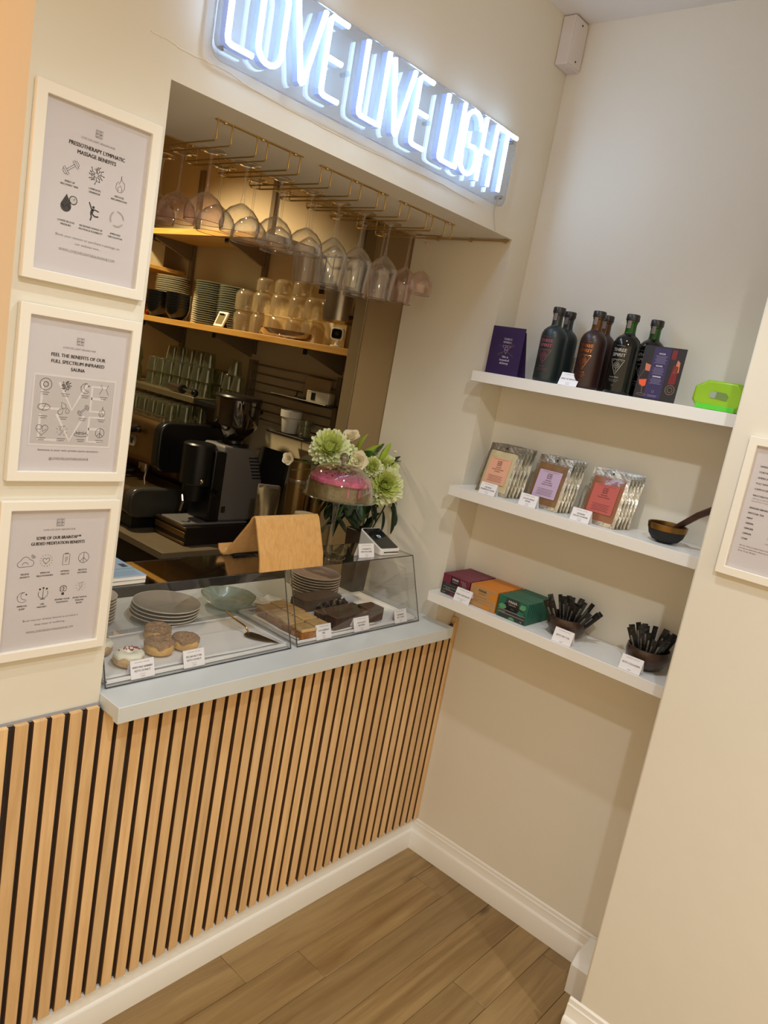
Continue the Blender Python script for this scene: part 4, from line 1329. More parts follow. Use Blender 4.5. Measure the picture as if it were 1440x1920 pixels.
MB().lathe([(0.0, 0.0502), (0.088, 0.0502), (0.0975, 0.046), (0.0995, 0.049), (0.0980, 0.059), (0.090, 0.066), (0.05, 0.069), (0, 0.069)], seg=72, closed=True, fn=lambda r, z, a: r * (1 + .012 * math.sin(5 * a) + .012 * math.sin(11 * a))).build('icing', pink, t)
for a in (3.9, 4.3, 5.3):
    MB().lathe([(0.0025, 0), (0.005, 0.006), (0.004, 0.022), (0.002, 0.030)], (0.0985 * math.cos(a), 0.0985 * math.sin(a), 0.014), 8).build('icing_drip', pink, t)
bl = MB()
rr = random.Random(8)
for _ in range(40):
    a, q = rr.uniform(0, 6.28), rr.uniform(0.01, 0.085)
    bl.sphere((q * math.cos(a), q * math.sin(a), 0.0700), rr.uniform(.0015, .0035), 6, 4)
bl.build('berry_crumbs', mat('dark_berry', (104, 34, 56), 0.5), t, kind='stuff')
t = thing('cake_dome', 'clear glass dome with round knob covering the pink cake', 'cake dome', (cxx, cyy, zc + 0.0012), 0)
def dome(R, H, n=14):
    return [(R * math.cos(math.radians(90 * i / n)) ** 0.75, H * math.sin(math.radians(90 * i / n))) for i in range(n)] + [(0.004, H)]
D1 = [(0.1125, 0.0), (0.1115, 0.012)] + [(max(a, 0.006), 0.012 + b) for a, b in dome(0.110, 0.092)]
D2 = [(a - 0.0018, b - (0.0018 if i > 2 else 0)) for i, (a, b) in enumerate(D1)][::-1]
MB().lathe(D1 + D2, seg=56, closed=True).build('bell', glass, t)
MB().lathe([(0.006, 0.103), (0.005, 0.108), (0.011, 0.113), (0.0145, 0.121), (0.0135, 0.130), (0.008, 0.137), (0.0, 0.139)], seg=24, closed=True).build('knob', glassmat('knob_glass', (190, 186, 178), 0.85, 0.16, 1.6), t)

# card reader + card beside it
t = thing('card_reader', 'white card payment reader with black screen on the right case', 'card reader', (-0.303, 0.108, ZT2 + 0.0006), -0.10)
m = MB()
def rr2(x0, x1, y0, y1, r):
    return rrect(x0, x1, y0, y1, r, 4)
bp_ = rr2(-0.046, 0.046, 0, 0.132, 0.012)
vs = [(a, b * 0.93, 0.0) for a, b in bp_] + [(a, b * 0.93, 0.020 + 0.36 * b * 0.93) for a, b in bp_]
n = len(bp_)
m.add(vs, [tuple(range(n))[::-1], tuple(range(n, 2 * n))] + [(i, (i + 1) % n, (i + 1) % n + n, i + n) for i in range(n)])
m.build('housing', mat('reader_white', (232, 228, 222), 0.3), t, bevel=0.003)
sp_ = rr2(-0.041, 0.041, 0.008, 0.125, 0.006)
MB().add([(a, b * 0.93, 0.0204 + 0.36 * b * 0.93) for a, b in sp_] + [(a, b * 0.93, 0.0212 + 0.36 * b * 0.93) for a, b in sp_], [tuple(range(n))[::-1], tuple(range(n, 2 * n))] + [(i, (i + 1) % n, (i + 1) % n + n, i + n) for i in range(n)]).build('screen', mat('screen_black', (30, 30, 30), 0.12), t)
P = Print(lambda u, v: (u, v * 0.93, 0.0215 + 0.36 * v * 0.93))
P.line([(-.006, .072), (.006, .072), (.006, .082), (-.006, .082)], 0.0035, 0, True)
P.line([(-.010, .064), (.010, .064)], 0.0018, 1)
P.build('screen_mark', [screen_on, ink_grey], t)
MB().box(-0.032, 0.036, -0.0008, 0.002, 0.0095, 0.0125).build('card_slot', blackgloss, t)
price_card('white price card on top of the right case beside the card reader', ['COURGETTE', 'MATCHA CAKE'], (-0.419, 0.112, ZT2 + 0.0006), -0.10, 0.068, 0.046, 0.3)

# ================================================================ FLOWERS AT THE BACK OF THE WORKTOP
VX, VY = -0.180, 0.362
vase = thing('vase', 'tall dark brown square vase behind the display case', 'vase', (VX, VY, ZC + 0.0006), 0.0)
vm = mat('vase_brown', (58, 44, 34), 0.4, var=0.05)
m = MB()
o_, i_ = rrect(-0.044, 0.044, -0.044, 0.044, 0.012, 4), rrect(-0.040, 0.040, -0.040, 0.040, 0.008, 4)
n = len(o_)
vs = [(a * 0.82, b * 0.82, 0) for a, b in o_] + [(a, b, 0.235) for a, b in o_] + [(a, b, 0.235) for a, b in i_] + [(a * .8, b * .8, 0.01) for a, b in i_]
fs = [tuple(range(n))[::-1]] + [(k * n + i, k * n + (i + 1) % n, (k + 1) * n + (i + 1) % n, (k + 1) * n + i) for k in range(3) for i in range(n)] + [tuple(range(3 * n, 4 * n))]
m.add(vs, fs).build('vase_body', vm, vase, bevel=0.0015)
fl = thing('flower_arrangement', 'bouquet of pale green chrysanthemums, white roses and lily buds in the dark vase', 'flowers', (VX, VY, ZC))
mum_g = mat('chrysanthemum_green', (222, 232, 142), 0.6, var=0.08, vscale=30, sss=0.1)
mum_w = mat('chrysanthemum_white', (236, 240, 196), 0.6, var=0.05, vscale=30, sss=0.1)
rose_m = mat('rose_cream', (240, 228, 196), 0.55, var=0.04, sss=0.1)
leaf_l = mat('leaf_lime', (146, 172, 40), 0.45, var=0.15, vscale=30)
leaf_d = mat('leaf_dark', (32, 52, 26), 0.5, var=0.2, vscale=30)
leaf_m = mat('leaf_mid', (58, 92, 30), 0.45, var=0.2, vscale=30)
def petal(mb, c, d, up, L, W, curl, mi=0):
    d = d.normalized()
    s = d.cross(up).normalized()
    u = s.cross(d).normalized()
    vs = []
    for k in range(5):
        t_ = k / 4
        wd = W * (0.35, 0.8, 1.0, 0.9, 0.35)[k]
        p = c + d * (L * t_) + u * (curl * L * t_ * t_)
        cup = u * (wd * 0.35)
        vs += [p - s * wd / 2 + cup, p, p + s * wd / 2 + cup]
    fs = []
    for k in range(4):
        a = k * 3
        fs += [(a, a + 1, a + 4, a + 3), (a + 1, a + 2, a + 5, a + 4)]
    mb.add(vs, fs, mi)
def mum(c, R, ax, seed):
    rr = random.Random(seed)
    ax = Vector(ax).normalized()
    q = ax.to_track_quat('Z', 'Y')
    mb = MB()
    c = Vector(c)
    n = 0
    for ring, (el, cnt, ln, cu) in enumerate(((-8, 30, .95, .1), (5, 34, 1.0, .15), (18, 32, .98, .25), (32, 28, .92, .35), (46, 24, .82, .45), (60, 18, .70, .5), (74, 12, .55, .5))):
        for k in range(cnt):
            a = 2 * PI * (k + 0.5 * (ring % 2)) / cnt + rr.uniform(-.08, .08)
            e = math.radians(el + rr.uniform(-6, 6))
            d = q @ Vector((math.cos(a) * math.cos(e), math.sin(a) * math.cos(e), math.sin(e)))
            petal(mb, c, d, q @ Vector((0, 0, 1)), R * ln * rr.uniform(.9, 1.05), R * 0.30, cu, 1 if ring > 2 else 0)
    mb.sphere(tuple(c), R * .35, 10, 6, 0)
    return mb.build('chrysanthemum', [mum_w, mum_g], fl, fix=False)
def to_l(p):
    return (p[0] - VX, p[1] - VY, p[2] - ZC)
view = Vector((-0.7, -0.6, 0.35))
mum(to_l((-0.445, 0.335, 1.478)), 0.074, (-0.6, -0.5, 0.55), 1)
mum(to_l((-0.372, 0.330, 1.455)), 0.058, (-0.8, -0.4, 0.3), 5)
mum(to_l((-0.222, 0.262, 1.372)), 0.076, (-0.6, -0.75, 0.3), 2)
mum(to_l((-0.198, 0.300, 1.418)), 0.064, (-0.4, -0.6, 0.5), 3)
mum(to_l((-0.275, 0.285, 1.432)), 0.042, (-0.6, -0.6, 0.5), 4)
def rose(c, R, ax, seed):
    rr = random.Random(seed)
    q = Vector(ax).normalized().to_track_quat('Z', 'Y')
    c = Vector(c)
    mb = MB()
    for ring, (r0, h, cnt, fl_) in enumerate(((1.0, .75, 5, .5), (.72, .95, 5, .3), (.45, 1.05, 4, .15), (.22, 1.1, 3, 0))):
        for k in range(cnt):
            a0 = 2 * PI * k / cnt + ring * .6
            vs = []
            for i in range(5):
                a = a0 + (i - 2) * 0.36
                for j in range(4):
                    t_ = j / 3
                    r = R * r0 * (.25 + .75 * t_ ** .6) * (1 + fl_ * 1.1 * t_ * t_ * (1 - .25 * abs(i - 2)))
                    z = R * h * t_ * (1.0 - .08 * abs(i - 2)) * 1.15
                    vs.append(c + q @ Vector((r * math.cos(a), r * math.sin(a), z)))
            fs = [(i * 4 + j, i * 4 + j + 1, i * 4 + j + 5, i * 4 + j + 4) for i in range(4) for j in range(3)]
            mb.add(vs, fs)
    return mb.build('rose', rose_m, fl, fix=False)
rose(to_l((-0.345, 0.340, 1.520)), 0.023, (-0.5, -0.2, 0.8), 1)
rose(to_l((-0.352, 0.285, 1.452)), 0.025, (-0.7, -0.6, 0.3), 2)
rose(to_l((-0.560, 0.400, 1.432)), 0.015, (-0.9, -0.3, 0.1), 3)
def leaf(c, d, L, W, mt, curl=-0.2, up=(0, 0, 1)):
    mb = MB()
    c = Vector(c); d = Vector(d).normalized()
    s = d.cross(Vector(up)).normalized()
    u = s.cross(d).normalized()
    vs = []
    for k in range(8):
        t_ = k / 7
        wd = W * math.sin(PI * min(1, t_ * .93 + .05)) ** .8
        p = c + d * (L * t_) + u * (curl * L * t_ * t_)
        vs += [p - s * wd / 2 + u * wd * .18, p, p + s * wd / 2 + u * wd * .18]
    fs = []
    for k in range(7):
        a = k * 3
        fs += [(a, a + 1, a + 4, a + 3), (a + 1, a + 2, a + 5, a + 4)]
    o = mb.add(vs, fs).build('leaf', mt, fl, fix=False)
    sm = o.modifiers.new('solid', 'SOLIDIFY')
    sm.thickness = 0.0006
rr = random.Random(12)
ctr = Vector(to_l((-0.300, 0.325, 1.410)))
for k in range(90):
    a = rr.uniform(0, 2 * PI)
    e = rr.uniform(-1.35, 0.6)
    d = Vector((math.cos(a) * math.cos(e), math.sin(a) * math.cos(e), math.sin(e)))
    c = ctr + Vector((d.x * .10, d.y * .055, d.z * .06 - 0.02))
    if c.y + VY + d.y * .09 < 0.24 or c.x + VX + d.x * .11 > -0.125:
        continue
    leaf(c, d, rr.uniform(.06, .12), rr.uniform(.026, .044), leaf_d if k % 3 else leaf_m, rr.uniform(-.4, .1))
for p, d, L, W, mt in (((-0.302, 0.343, 1.465), (0.2, -.1, 1), .085, .04, leaf_l), ((-0.293, 0.329, 1.461), (0.65, -.3, .7), .09, .036, leaf_l), ((-0.286, 0.306, 1.452), (-.3, -.4, .8), .055, .05, leaf_m), ((-0.259, 0.312, 1.455), (.5, .0, .7), .085, .030, leaf_m),
                       ((-0.277, 0.311, 1.453), (.15, -.3, .9), .07, .045, leaf_l), ((-0.218, 0.280, 1.421), (.5, -.1, .6), .09, .04, leaf_d), ((-0.189, 0.237, 1.330), (.25, -.1, -.9), .13, .04, leaf_d), ((-0.223, 0.245, 1.288), (.1, -.2, -.95), .09, .035, leaf_d), ((-0.189, 0.237, 1.302), (.55, -.1, -.75), .08, .03, leaf_d),
                       ((-0.340, 0.343, 1.339), (-.8, -.2, -.4), .11, .02, leaf_d), ((-0.360, 0.342, 1.376), (-1, -.2, -.1), .10, .016, leaf_m)):
    leaf(to_l(p), d, L, W, mt, -0.15)
for k in range(34):
    px_, py_ = rr.uniform(-0.40, -0.17), rr.uniform(0.285, 0.365)
    leaf(to_l((px_, py_, rr.uniform(1.24, 1.37))), (rr.uniform(-.6, .5) if px_ < -.2 else rr.uniform(-.6, .1), rr.uniform(-.5, .3), rr.uniform(-1.0, -.1)), rr.uniform(.06, .10), rr.uniform(.030, .046), leaf_d, rr.uniform(-.3, .2))
def bud(p, d, L, R, mt):
    d = Vector(d).normalized()
    q = d.to_track_quat('Z', 'Y').to_matrix().to_4x4()
    M = Matrix.Translation(Vector(to_l(p))) @ q
    MB().lathe([(0.002, 0), (R * .8, L * .2), (R, L * .5), (R * .7, L * .8), (0.001, L)], seg=10, M=M, fn=lambda r, z, a: r * (1 + .12 * math.cos(3 * a))).build('lily_bud', mt, fl)
bud((-0.238, 0.286, 1.461), (.45, -.1, .85), .075, .011, leaf_l)
bud((-0.376, 0.340, 1.404), (-.35, -.1, 1), .085, .011, mum_w)
bud((-0.389, 0.346, 1.413), (-.6, -.2, .7), .07, .010, mum_w)
st = MB()
for p in ((-0.334, 0.344, 1.448), (-0.199, 0.237, 1.348), (-0.173, 0.283, 1.398), (-0.238, 0.286, 1.461), (-0.330, 0.362, 1.516), (-0.297, 0.288, 1.422), (-0.376, 0.340, 1.404)):
    e = Vector(to_l(p))
    st = MB().tube([(rr.uniform(-.015, .015), rr.uniform(-.02, .02), 0.02), (e.x * .15, e.y * .3, 0.22), (e.x * .6, e.y * .7, e.z * .8), tuple(e)], 0.0028, 6)
    st.build('stem', leaf_d, fl)
MB().tube([(-0.01, 0, 0.2), (-0.10, -0.01, 0.36), (-0.25, -0.005, 0.47), (-0.395, 0, 0.484)], 0.0014, 6).build('stem', leaf_m, fl)
MB().tube([(-0.12, -0.01, 0.39), (-0.28, -0.01, 0.462), (-0.40, 0, 0.455)], 0.0012, 6).build('stem', leaf_m, fl)
for k in range(26):
    a = rr.uniform(0, 6.28)
    p = ctr + Vector((rr.uniform(-.13, .12), rr.uniform(-.06, .02), rr.uniform(-.02, .09)))
    if k < 9:
        p = Vector(to_l((-0.20 + rr.uniform(-.03, .03), .27, 1.42 + rr.uniform(-.02, .03))))
    MB().lathe([(0.001, 0), (0.004, .002), (0.0055, .006), (0.003, .009)], tuple(p), 7).build('filler_blossom', mum_w, fl)

# white canister and tall steel cylinders behind the worktop
can = MB().lathe([(0.0, 0), (0.034, 0), (0.036, 0.004), (0.037, 0.245), (0.034, 0.255), (0.0, 0.256)], seg=28, closed=True)
t = thing('canister', 'tall pale canister standing behind the stem of the cake stand', 'canister', (-0.352, 0.498, ZC + 0.0006))
can.build('canister_body', mat('canister_pale', (196, 190, 178), 0.4), t)
MB().lathe([(0.0, 0.2565), (0.038, 0.2565), (0.038, 0.264), (0.0, 0.266)], seg=28, closed=True).build('lid', mat('canister_pale', (196, 190, 178), 0.4), t)

# ================================================================ ALCOVE SHELVES AND THEIR STOCK
DS = 0.1952
Z1, Z2, Z3 = 1.8257, 1.4406, 1.0657
for z_, l in ((Z1, 'top white floating shelf in the alcove holding the dark bottles'), (Z2, 'middle white floating shelf in the alcove holding the foil pouches'), (Z3, 'bottom white floating shelf in the alcove holding the chocolate bars')):
    t = thing('floating_shelf', l, 'shelf', (0, -0.002, z_), -PI / 2, 'white floating shelves in the alcove')
    MB().box(0.0, -CY - 0.003, -DS, -0.0006, -0.0349, 0).build('shelf_board', shelf_white, t, bevel=0.001, seg=1)
ZE = 0.0006
def on_shelf(name, label, cat, x, y, z, group=None, dz=0.0, rz=0.0):
    """front faces the room (-x): local x runs to the right (world -y), local -y is the front"""
    return thing(name, label, cat, (x, y, z + ZE + dz), -PI / 2 + rz, group)

# bottles
BR, BH = 0.0392, 0.229
capm = mat('bottle_stopper', (40, 36, 36), 0.35)
seal = mat('bottle_seal', (120, 108, 104), 0.5)
bl_teal = mat('bottle_teal_matt', (30, 40, 42), 0.38, var=0.03)
bl_brown = mat('bottle_brown_matt', (48, 28, 26), 0.35, var=0.03)
bl_black = mat('bottle_black_gloss', (14, 16, 15), 0.08, var=0.02)
nk_teal = mat('neck_teal', (40, 46, 46), 0.3)
nk_amber = mat('neck_amber', (98, 60, 26), 0.15, trans=0.3)
nk_green = mat('neck_green', (28, 84, 20), 0.12, trans=0.3)
pr_pink = mat('print_pink', (150, 74, 92), 0.4, var=0)
pr_copper = mat('print_copper_foil', (206, 128, 70), 0.25, 0.9, var=0)
pr_silver = mat('print_silver', (170, 168, 164), 0.35, 0.3, var=0)
BG = 'dark spirit bottles on the top shelf'
bprof = [(0.0, 0.001), (0.036, 0.0), (0.0388, 0.004), (BR, 0.010), (BR, 0.134), (0.0380, 0.146), (0.0335, 0.157), (0.0260, 0.165), (0.0185, 0.170), (0.0162, 0.174)]
def bottle(label, x, y, body, neck, ink_, words, rz=0.0):
    t = on_shelf('bottle', label, 'bottle', x, y, Z1, BG, rz=rz)
    MB().lathe(bprof, seg=40).build('body', body, t)
    MB().lathe([(0.0160, 0.1742), (0.0152, 0.180), (0.0150, 0.203), (0.0166, 0.205), (0.0168, 0.210)], seg=24).build('neck', neck, t)
    MB().lathe([(0.0, 0.2102), (0.0185, 0.2102), (0.0190, 0.213), (0.0190, 0.226), (0.0175, 0.2285), (0.0, 0.229)], seg=24, closed=True).build('stopper', capm, t, bevel=0.0005)
    sl = []
    P = Print(lambda u, v: (0.0172 * math.sin(u / 0.0172), -0.0172 * math.cos(u / 0.0172), v))
    P.rect(-0.006, -0.0, 0.188, 0.210, 0); P.rect(0.0, 0.006, 0.188, 0.210, 0)
    P.build('paper_seal', [seal], t)
    rp = BR + 0.0005
    P = Print(lambda u, v: (rp * math.sin(u / rp), -rp * math.cos(u / rp), v))
    P.text('NON ALCOHOLIC', 0, 0.1345, 0.0022, w=0.026)
    P.text('THREE', 0, 0.1190, 0.0095, w=0.040, fat=0.0010)
    P.text('SPIRIT', 0, 0.1050, 0.0095, w=0.040, fat=0.0010)
    a = [(-0.0205, 0.0960), (-0.0100, 0.0962), (0, 0.0962), (0.0100, 0.0962), (0.0205, 0.0960), (0.0135, 0.0810), (0.0065, 0.0665), (0, 0.0530), (-0.0065, 0.0665), (-0.0135, 0.0810)]
    P.line(a, 0.0014, 0, True)
    P.line([(-.0150, .0925), (0, .0927), (0.0150, .0925)], 0.0007)
    P.circ(0, 0.0805, 0.0080, 0.0011, 0, n=16); P.circ(0, 0.0805, 0.0035, 0.0016, 0, n=10)
    P.line([(0, .0720), (0, .0600)], 0.0010)
    P.text(words[0], 0, 0.0445, 0.0042, maxw=0.034)
    for k, s in enumerate(words[1:]):
        P.text(s, 0, 0.0380 - 0.0042 * k, 0.0019, maxw=0.046)
    P.text('50cl', 0, 0.0215, 0.0022)
    P.build('printed_label', [ink_], t)
    return t
bottle('dark teal matt bottle with pink lettering, front left on the top shelf', -0.140, -0.240, bl_teal, nk_teal, pr_pink, ('Livener', 'A vitality elixir of guayusa, schisandra', 'and watermelon, serve over ice'))
bottle('dark teal matt bottle tucked behind the front teal bottle', -0.058, -0.234, bl_teal, nk_teal, pr_pink, ('Livener', 'A vitality elixir of guayusa', 'and watermelon'))
bottle('brown matt bottle with copper lettering and amber neck, in front', -0.140, -0.375, bl_brown, nk_amber, pr_copper, ('Nightcap', 'A mellow elixir of valerian', 'hops and maple'))
bottle('brown matt bottle with amber neck hidden behind the copper lettered one', -0.058, -0.363, bl_brown, nk_amber, pr_copper, ('Nightcap', 'A mellow elixir of valerian', 'hops and maple'))
bottle('glossy black bottle with green neck and silver lettering, in front', -0.140, -0.480, bl_black, nk_green, pr_silver, ('Social Elixir', 'A lively blend of lion s mane', 'yerba mate and cacao'))
bottle('glossy black bottle with green neck standing behind beside the brochure', -0.066, -0.523, bl_black, nk_green, pr_silver, ('Social Elixir', 'A lively blend of lion s mane', 'yerba mate and cacao'))

# purple card
t = on_shelf('promo_card', 'dark purple promotional card standing at the left end of the top shelf', 'card', -0.172, -0.0965, Z1)
m = MB()
m.box(-0.061, 0.061, -0.0008, 0.0008, 0, 0.150)
m.build('card', mat('card_purple', (52, 36, 78), 0.4, var=0.08, vscale=12), t, smooth=False)
m = MB().box(-0.061, 0.061, 0.0, 0.0008, 0, 0.146, M=Matrix.Translation((0, 0.0505, 0)) @ Matrix.Rotation(math.radians(18), 4, 'X'))
m.build('back_leg', MATS['card_purple'], t, smooth=False)
P = Print(d=0.0012)
P.text('THREE', 0.003, 0.1090, 0.0062, w=0.032, fat=0.0007); P.text('SPIRIT', 0.003, 0.0990, 0.0062, w=0.032, fat=0.0007)
P.line([(-.012, .0915), (.018, .0915), (.003, .066)], 0.0012, 0, True); P.circ(0.003, .083, .0055, .001)
for a, c in ((35, 1), (50, 2), (-30, 3), (150, 4), (205, 3), (215, 4)):
    r_ = math.radians(a)
    P.line([(0.003 + .008 * math.cos(r_), .076 + .008 * math.sin(r_)), (0.003 + .034 * math.cos(r_), .076 + .034 * math.sin(r_))], 0.0028, c)
P.text('This is', 0.003, 0.0530, 0.0070, fat=0.0007, maxw=0.026); P.text('botanical', 0.003, 0.0430, 0.0070, fat=0.0007, maxw=0.036); P.text('alchemy', 0.003, 0.0330, 0.0070, fat=0.0007, maxw=0.034)
P.build('printed_design', [mat('print_lilac_white', (206, 196, 214), 0.5, var=0), mat('print_rust', (110, 60, 50), 0.5, var=0), mat('print_mauve', (78, 54, 84), 0.5, var=0), mat('print_olive', (70, 76, 60), 0.5, var=0), mat('print_plum', (72, 56, 80), 0.5, var=0)], t)
# brochure
t = on_shelf('brochure', 'dark brochure with cocktail pictures leaning at the right of the bottles', 'brochure', -0.150, -0.597, Z1)
bx = MB().box(-0.060, 0.060, -0.0009, 0.0009, 0, 0.150, M=Matrix.Rotation(math.radians(-3), 4, 'X')).build('folded_sheet', mat('brochure_dark', (38, 34, 38), 0.35, var=0.1, vscale=20), t, smooth=False)
sn, cs_ = math.sin(math.radians(3)), math.cos(math.radians(3))
P = Print(lambda u, v: (u, -0.0014 + v * sn, v * cs_))
P.rect(-0.030, 0.018, 0.004, 0.146, 1)
P.fmap = lambda u, v: (u, -0.0017 + v * sn, v * cs_)
for k, (v0, n_, s) in enumerate(((0.128, 7, 'FOCUS'), (0.094, 6, 'SOCIAL'), (0.064, 5, 'UNWIND'))):
    P.text(s, -0.006, v0, 0.0040, mi=0, fat=0.0005)
    for q in range(n_):
        wd = 0.017 - 0.002 * ((q * 7 + k) % 3)
        P.line([(-0.006 - wd, v0 - 0.0045 - 0.0033 * q), (-0.006 + wd, v0 - 0.0045 - 0.0033 * q)], 0.0010, 2)
P.circ(-0.006, 0.024, 0.0032, 0.0008, 2, n=10)
P.line([(-.020, .013), (.008, .013)], .0010, 2); P.line([(-.018, .010), (.006, .010)], .0010, 2)
# cocktail glass picture at left
P.fill([(-.055, .052), (-.050, .040), (-.040, .034), (-.032, .038), (-.032, .056)], 3)
P.line([(-.046, .080), (-.056, .055), (-.050, .038), (-.040, .032), (-.031, .038)], 0.0012, 4)
P.line([(-.040, .032), (-.038, .014)], 0.0018, 4); P.circ(-.038, .012, .014, .0012, 4, n=14, ry=.003)
P.fill([(-.044, .080), (-.030, .078), (-.030, .096), (-.046, .100)], 5)
P.rect(0.022, 0.036, 0.118, 0.144, 6); P.fill([(.036, .080), (.052, .084), (.050, .112), (.042, .118)], 5)
P.fill([(.030, .050), (.050, .052), (.048, .100), (.034, .104)], 6)
P.circ(.040, .035, .013, .0016, 7, n=14); P.circ(.040, .035, .007, .0014, 7, n=10)
P.build('printed_design', [mat('print_white', (226, 224, 228), 0.5, var=0), mat('print_deep_purple', (52, 42, 84), 0.4, var=0), mat('print_pale_purple', (138, 130, 160), 0.5, var=0), mat('print_orange', (232, 92, 52), 0.4, var=0), mat('print_glass_grey', (120, 100, 96), 0.4, var=0), mat('print_peach', (200, 120, 90), 0.4, var=0), mat('print_wine_red', (120, 26, 32), 0.4, var=0), mat('print_khaki', (130, 112, 88), 0.4, var=0)], t)
price_card('small reflective white price card between the teal and brown bottles', ['SPIRIT ALTERNATIVE'], (-0.186, -0.3425, Z1 + ZE), -PI / 2, 0.062, 0.042, 0.42, foot='\u00a324.95')
# lime green box
t = on_shelf('green_box', 'translucent lime green eight-sided box at the right end of the top shelf', 'box', -0.118, -0.772, Z1)
gm = mat('lime_plastic', (164, 214, 40), 0.3, var=0.06, vscale=10, trans=0.25, sss=0.2)
gd = mat('lime_plastic_base', (96, 220, 60), 0.35, var=0.05, trans=0.2)
oc = [(-0.066, 0.028), (-0.049, 0.0), (0.052, 0.0), (0.064, 0.018), (0.066, 0.050), (0.050, 0.066), (-0.030, 0.080), (-0.062, 0.058)]
oc = [(-0.066, 0.022), (-0.048, 0.0), (0.052, 0.0), (0.066, 0.020), (0.066, 0.056), (0.048, 0.078), (-0.034, 0.078), (-0.064, 0.058)]
m = MB()
n = len(oc)
vs = [(a * .9, -0.050, (b - .039) * .9 + .039 if b > 0 else 0.0) for a, b in oc] + [(a, -0.040, b) for a, b in oc] + [(a, 0.036, b) for a, b in oc] + [(a * .9, 0.046, (b - .039) * .9 + .039 if b > 0 else 0.0) for a, b in oc]
fs = [tuple(range(n))] + [(k * n + i, (k + 1) * n + i, (k + 1) * n + (i + 1) % n, k * n + (i + 1) % n) for k in range(3) for i in range(n)] + [tuple(range(3 * n, 4 * n))[::-1]]
m.add(vs, fs).build('shell', gm, t, bevel=0.003, seg=3)
MB().box(-0.050, 0.052, -0.053, -0.0505, 0.0005, 0.014).build('base_band', gd, t, bevel=0.001)
P = Print(d=0.0512)
P.fill([(-.022, .040), (-.016, .032), (.026, .028), (.030, .040), (.022, .048), (-.014, .050)], 0)
P.fmap = lambda u, v: (u, -0.0516, v)
P.fill([(-.022, .040), (-.016, .032), (-.004, .031), (-.002, .048), (-.014, .050)], 1)
P.build('logo_print', [mat('print_moss', (112, 138, 70), 0.5), mat('print_lavender', (154, 166, 150), 0.5)], t)

# foil pouches
foil = mat('foil_silver', (214, 210, 198), 0.3, 0.9, var=0.2, vscale=70, bump=0.35, bscale=60)
def pouch(label, x, y, k, fill, lab, group, lean, first, dy=0.0, words=()):
    """k counts backwards through the stack; parts: pouch, zip strip, label"""
    t = on_shelf('foil_pouch', label, 'pouch', x + 0.016 * k, y - dy * k, Z2, group, rz=0.0)
    W, H = 0.122, 0.170
    nx, ny = 12, 14
    Mx = Matrix.Rotation(-lean, 4, 'X')
    rr = random.Random(int(1000 * abs(x * 7 + y) + k))
    ph = [rr.uniform(0, 6) for _ in range(4)]
    vs, fs, mi = [], [], []
    for side in (-1, 1):
        for j in range(ny + 1):
            for i in range(nx + 1):
                u, v = i / nx, j / ny
                bul = (max(0, 1 - abs(2 * u - 1) ** 3.0) * max(0, 1 - abs(2 * min(v / 0.86, 1) - 1) ** 4)) * 0.0056
                wob = 0.0010 * math.sin(13 * u + ph[0] + 5 * v) * math.sin(11 * v + ph[1]) + 0.0010 * math.sin(23 * v + ph[2] + 3 * math.sin(9 * v + ph[1])) * (abs(2 * u - 1) ** 8)
                vs.append(((u - .5) * W + 0.0009 * math.sin(17 * v + ph[3]) * abs(2 * u - 1) ** 4, side * (bul + 0.0006) + wob, v * H))
    o1 = (nx + 1) * (ny + 1)
    m = MB()
    m.add(vs, [])
    for side in (0, 1):
        for j in range(ny):
            for i in range(nx):
                a = side * o1 + j * (nx + 1) + i
                q = (a, a + 1, a + nx + 2, a + nx + 1)
                m.f.append(q if side == 0 else q[::-1])
                m.m.append(1 if (side == 0 and 1 <= i < nx - 1 and 1 <= j < ny - 2) else 0)
    ring = [i for i in range(nx + 1)] + [j * (nx + 1) + nx for j in range(1, ny + 1)] + [ny * (nx + 1) + i for i in range(nx - 1, -1, -1)] + [j * (nx + 1) for j in range(ny - 1, 0, -1)]
    for a, b in zip(ring, ring[1:] + ring[:1]):
        m.f.append((a, a + o1, b + o1, b)); m.m.append(0)
    m.v = [tuple(Mx @ Vector(p)) for p in m.v]
    m.build('pouch_body', [foil, fill], t)
    zz = MB().box(-W / 2 + .002, W / 2 - .002, -0.0032, -0.0020, H * 0.872, H * 0.882, M=Mx)
    zz.build('zip_strip', foil, t)
    MB().lathe([(0.0, -0.0002), (0.0028, -0.0002), (0.0028, 0.0008), (0, 0.0008)], seg=10, closed=True, M=Mx @ Matrix.Translation((0.004, -0.0026, H * 0.94)) @ Matrix.Rotation(PI / 2, 4, 'X')).build('hang_hole', blackmat, t)
    if k == 0:
        def f(u, v, d=0.0084):
            return tuple(Mx @ Vector((u, -d, v)))
        P = Print(lambda u, v: f(u, v, 0.0078))
        P.rect(-0.040, 0.040, 0.034, 0.122, 0)
        P.fmap = lambda u, v: f(u, v, 0.0082)
        P.text('LOVE LIVE LIGHT HEALING HUB', 0, 0.1165, 0.0022, w=0.056, mi=1)
        emblem(P, 0.0, 0.104, 0.0082, 1, 0.0009)
        v_ = 0.088
        for s in words:
            P.text(s, 0, v_, 0.0034, mi=1, maxw=0.056, fat=0.0003); v_ -= 0.0068
        for q in range(5):
            wd = 0.028 - 0.003 * (q % 2)
            P.line([(-wd, 0.061 - 0.0046 * q), (wd, 0.061 - 0.0046 * q)], 0.0011, 1)
        P.build('label_sticker', [lab, mat('label_ink', (96, 56, 58), 0.6, var=0)], t)
    return t
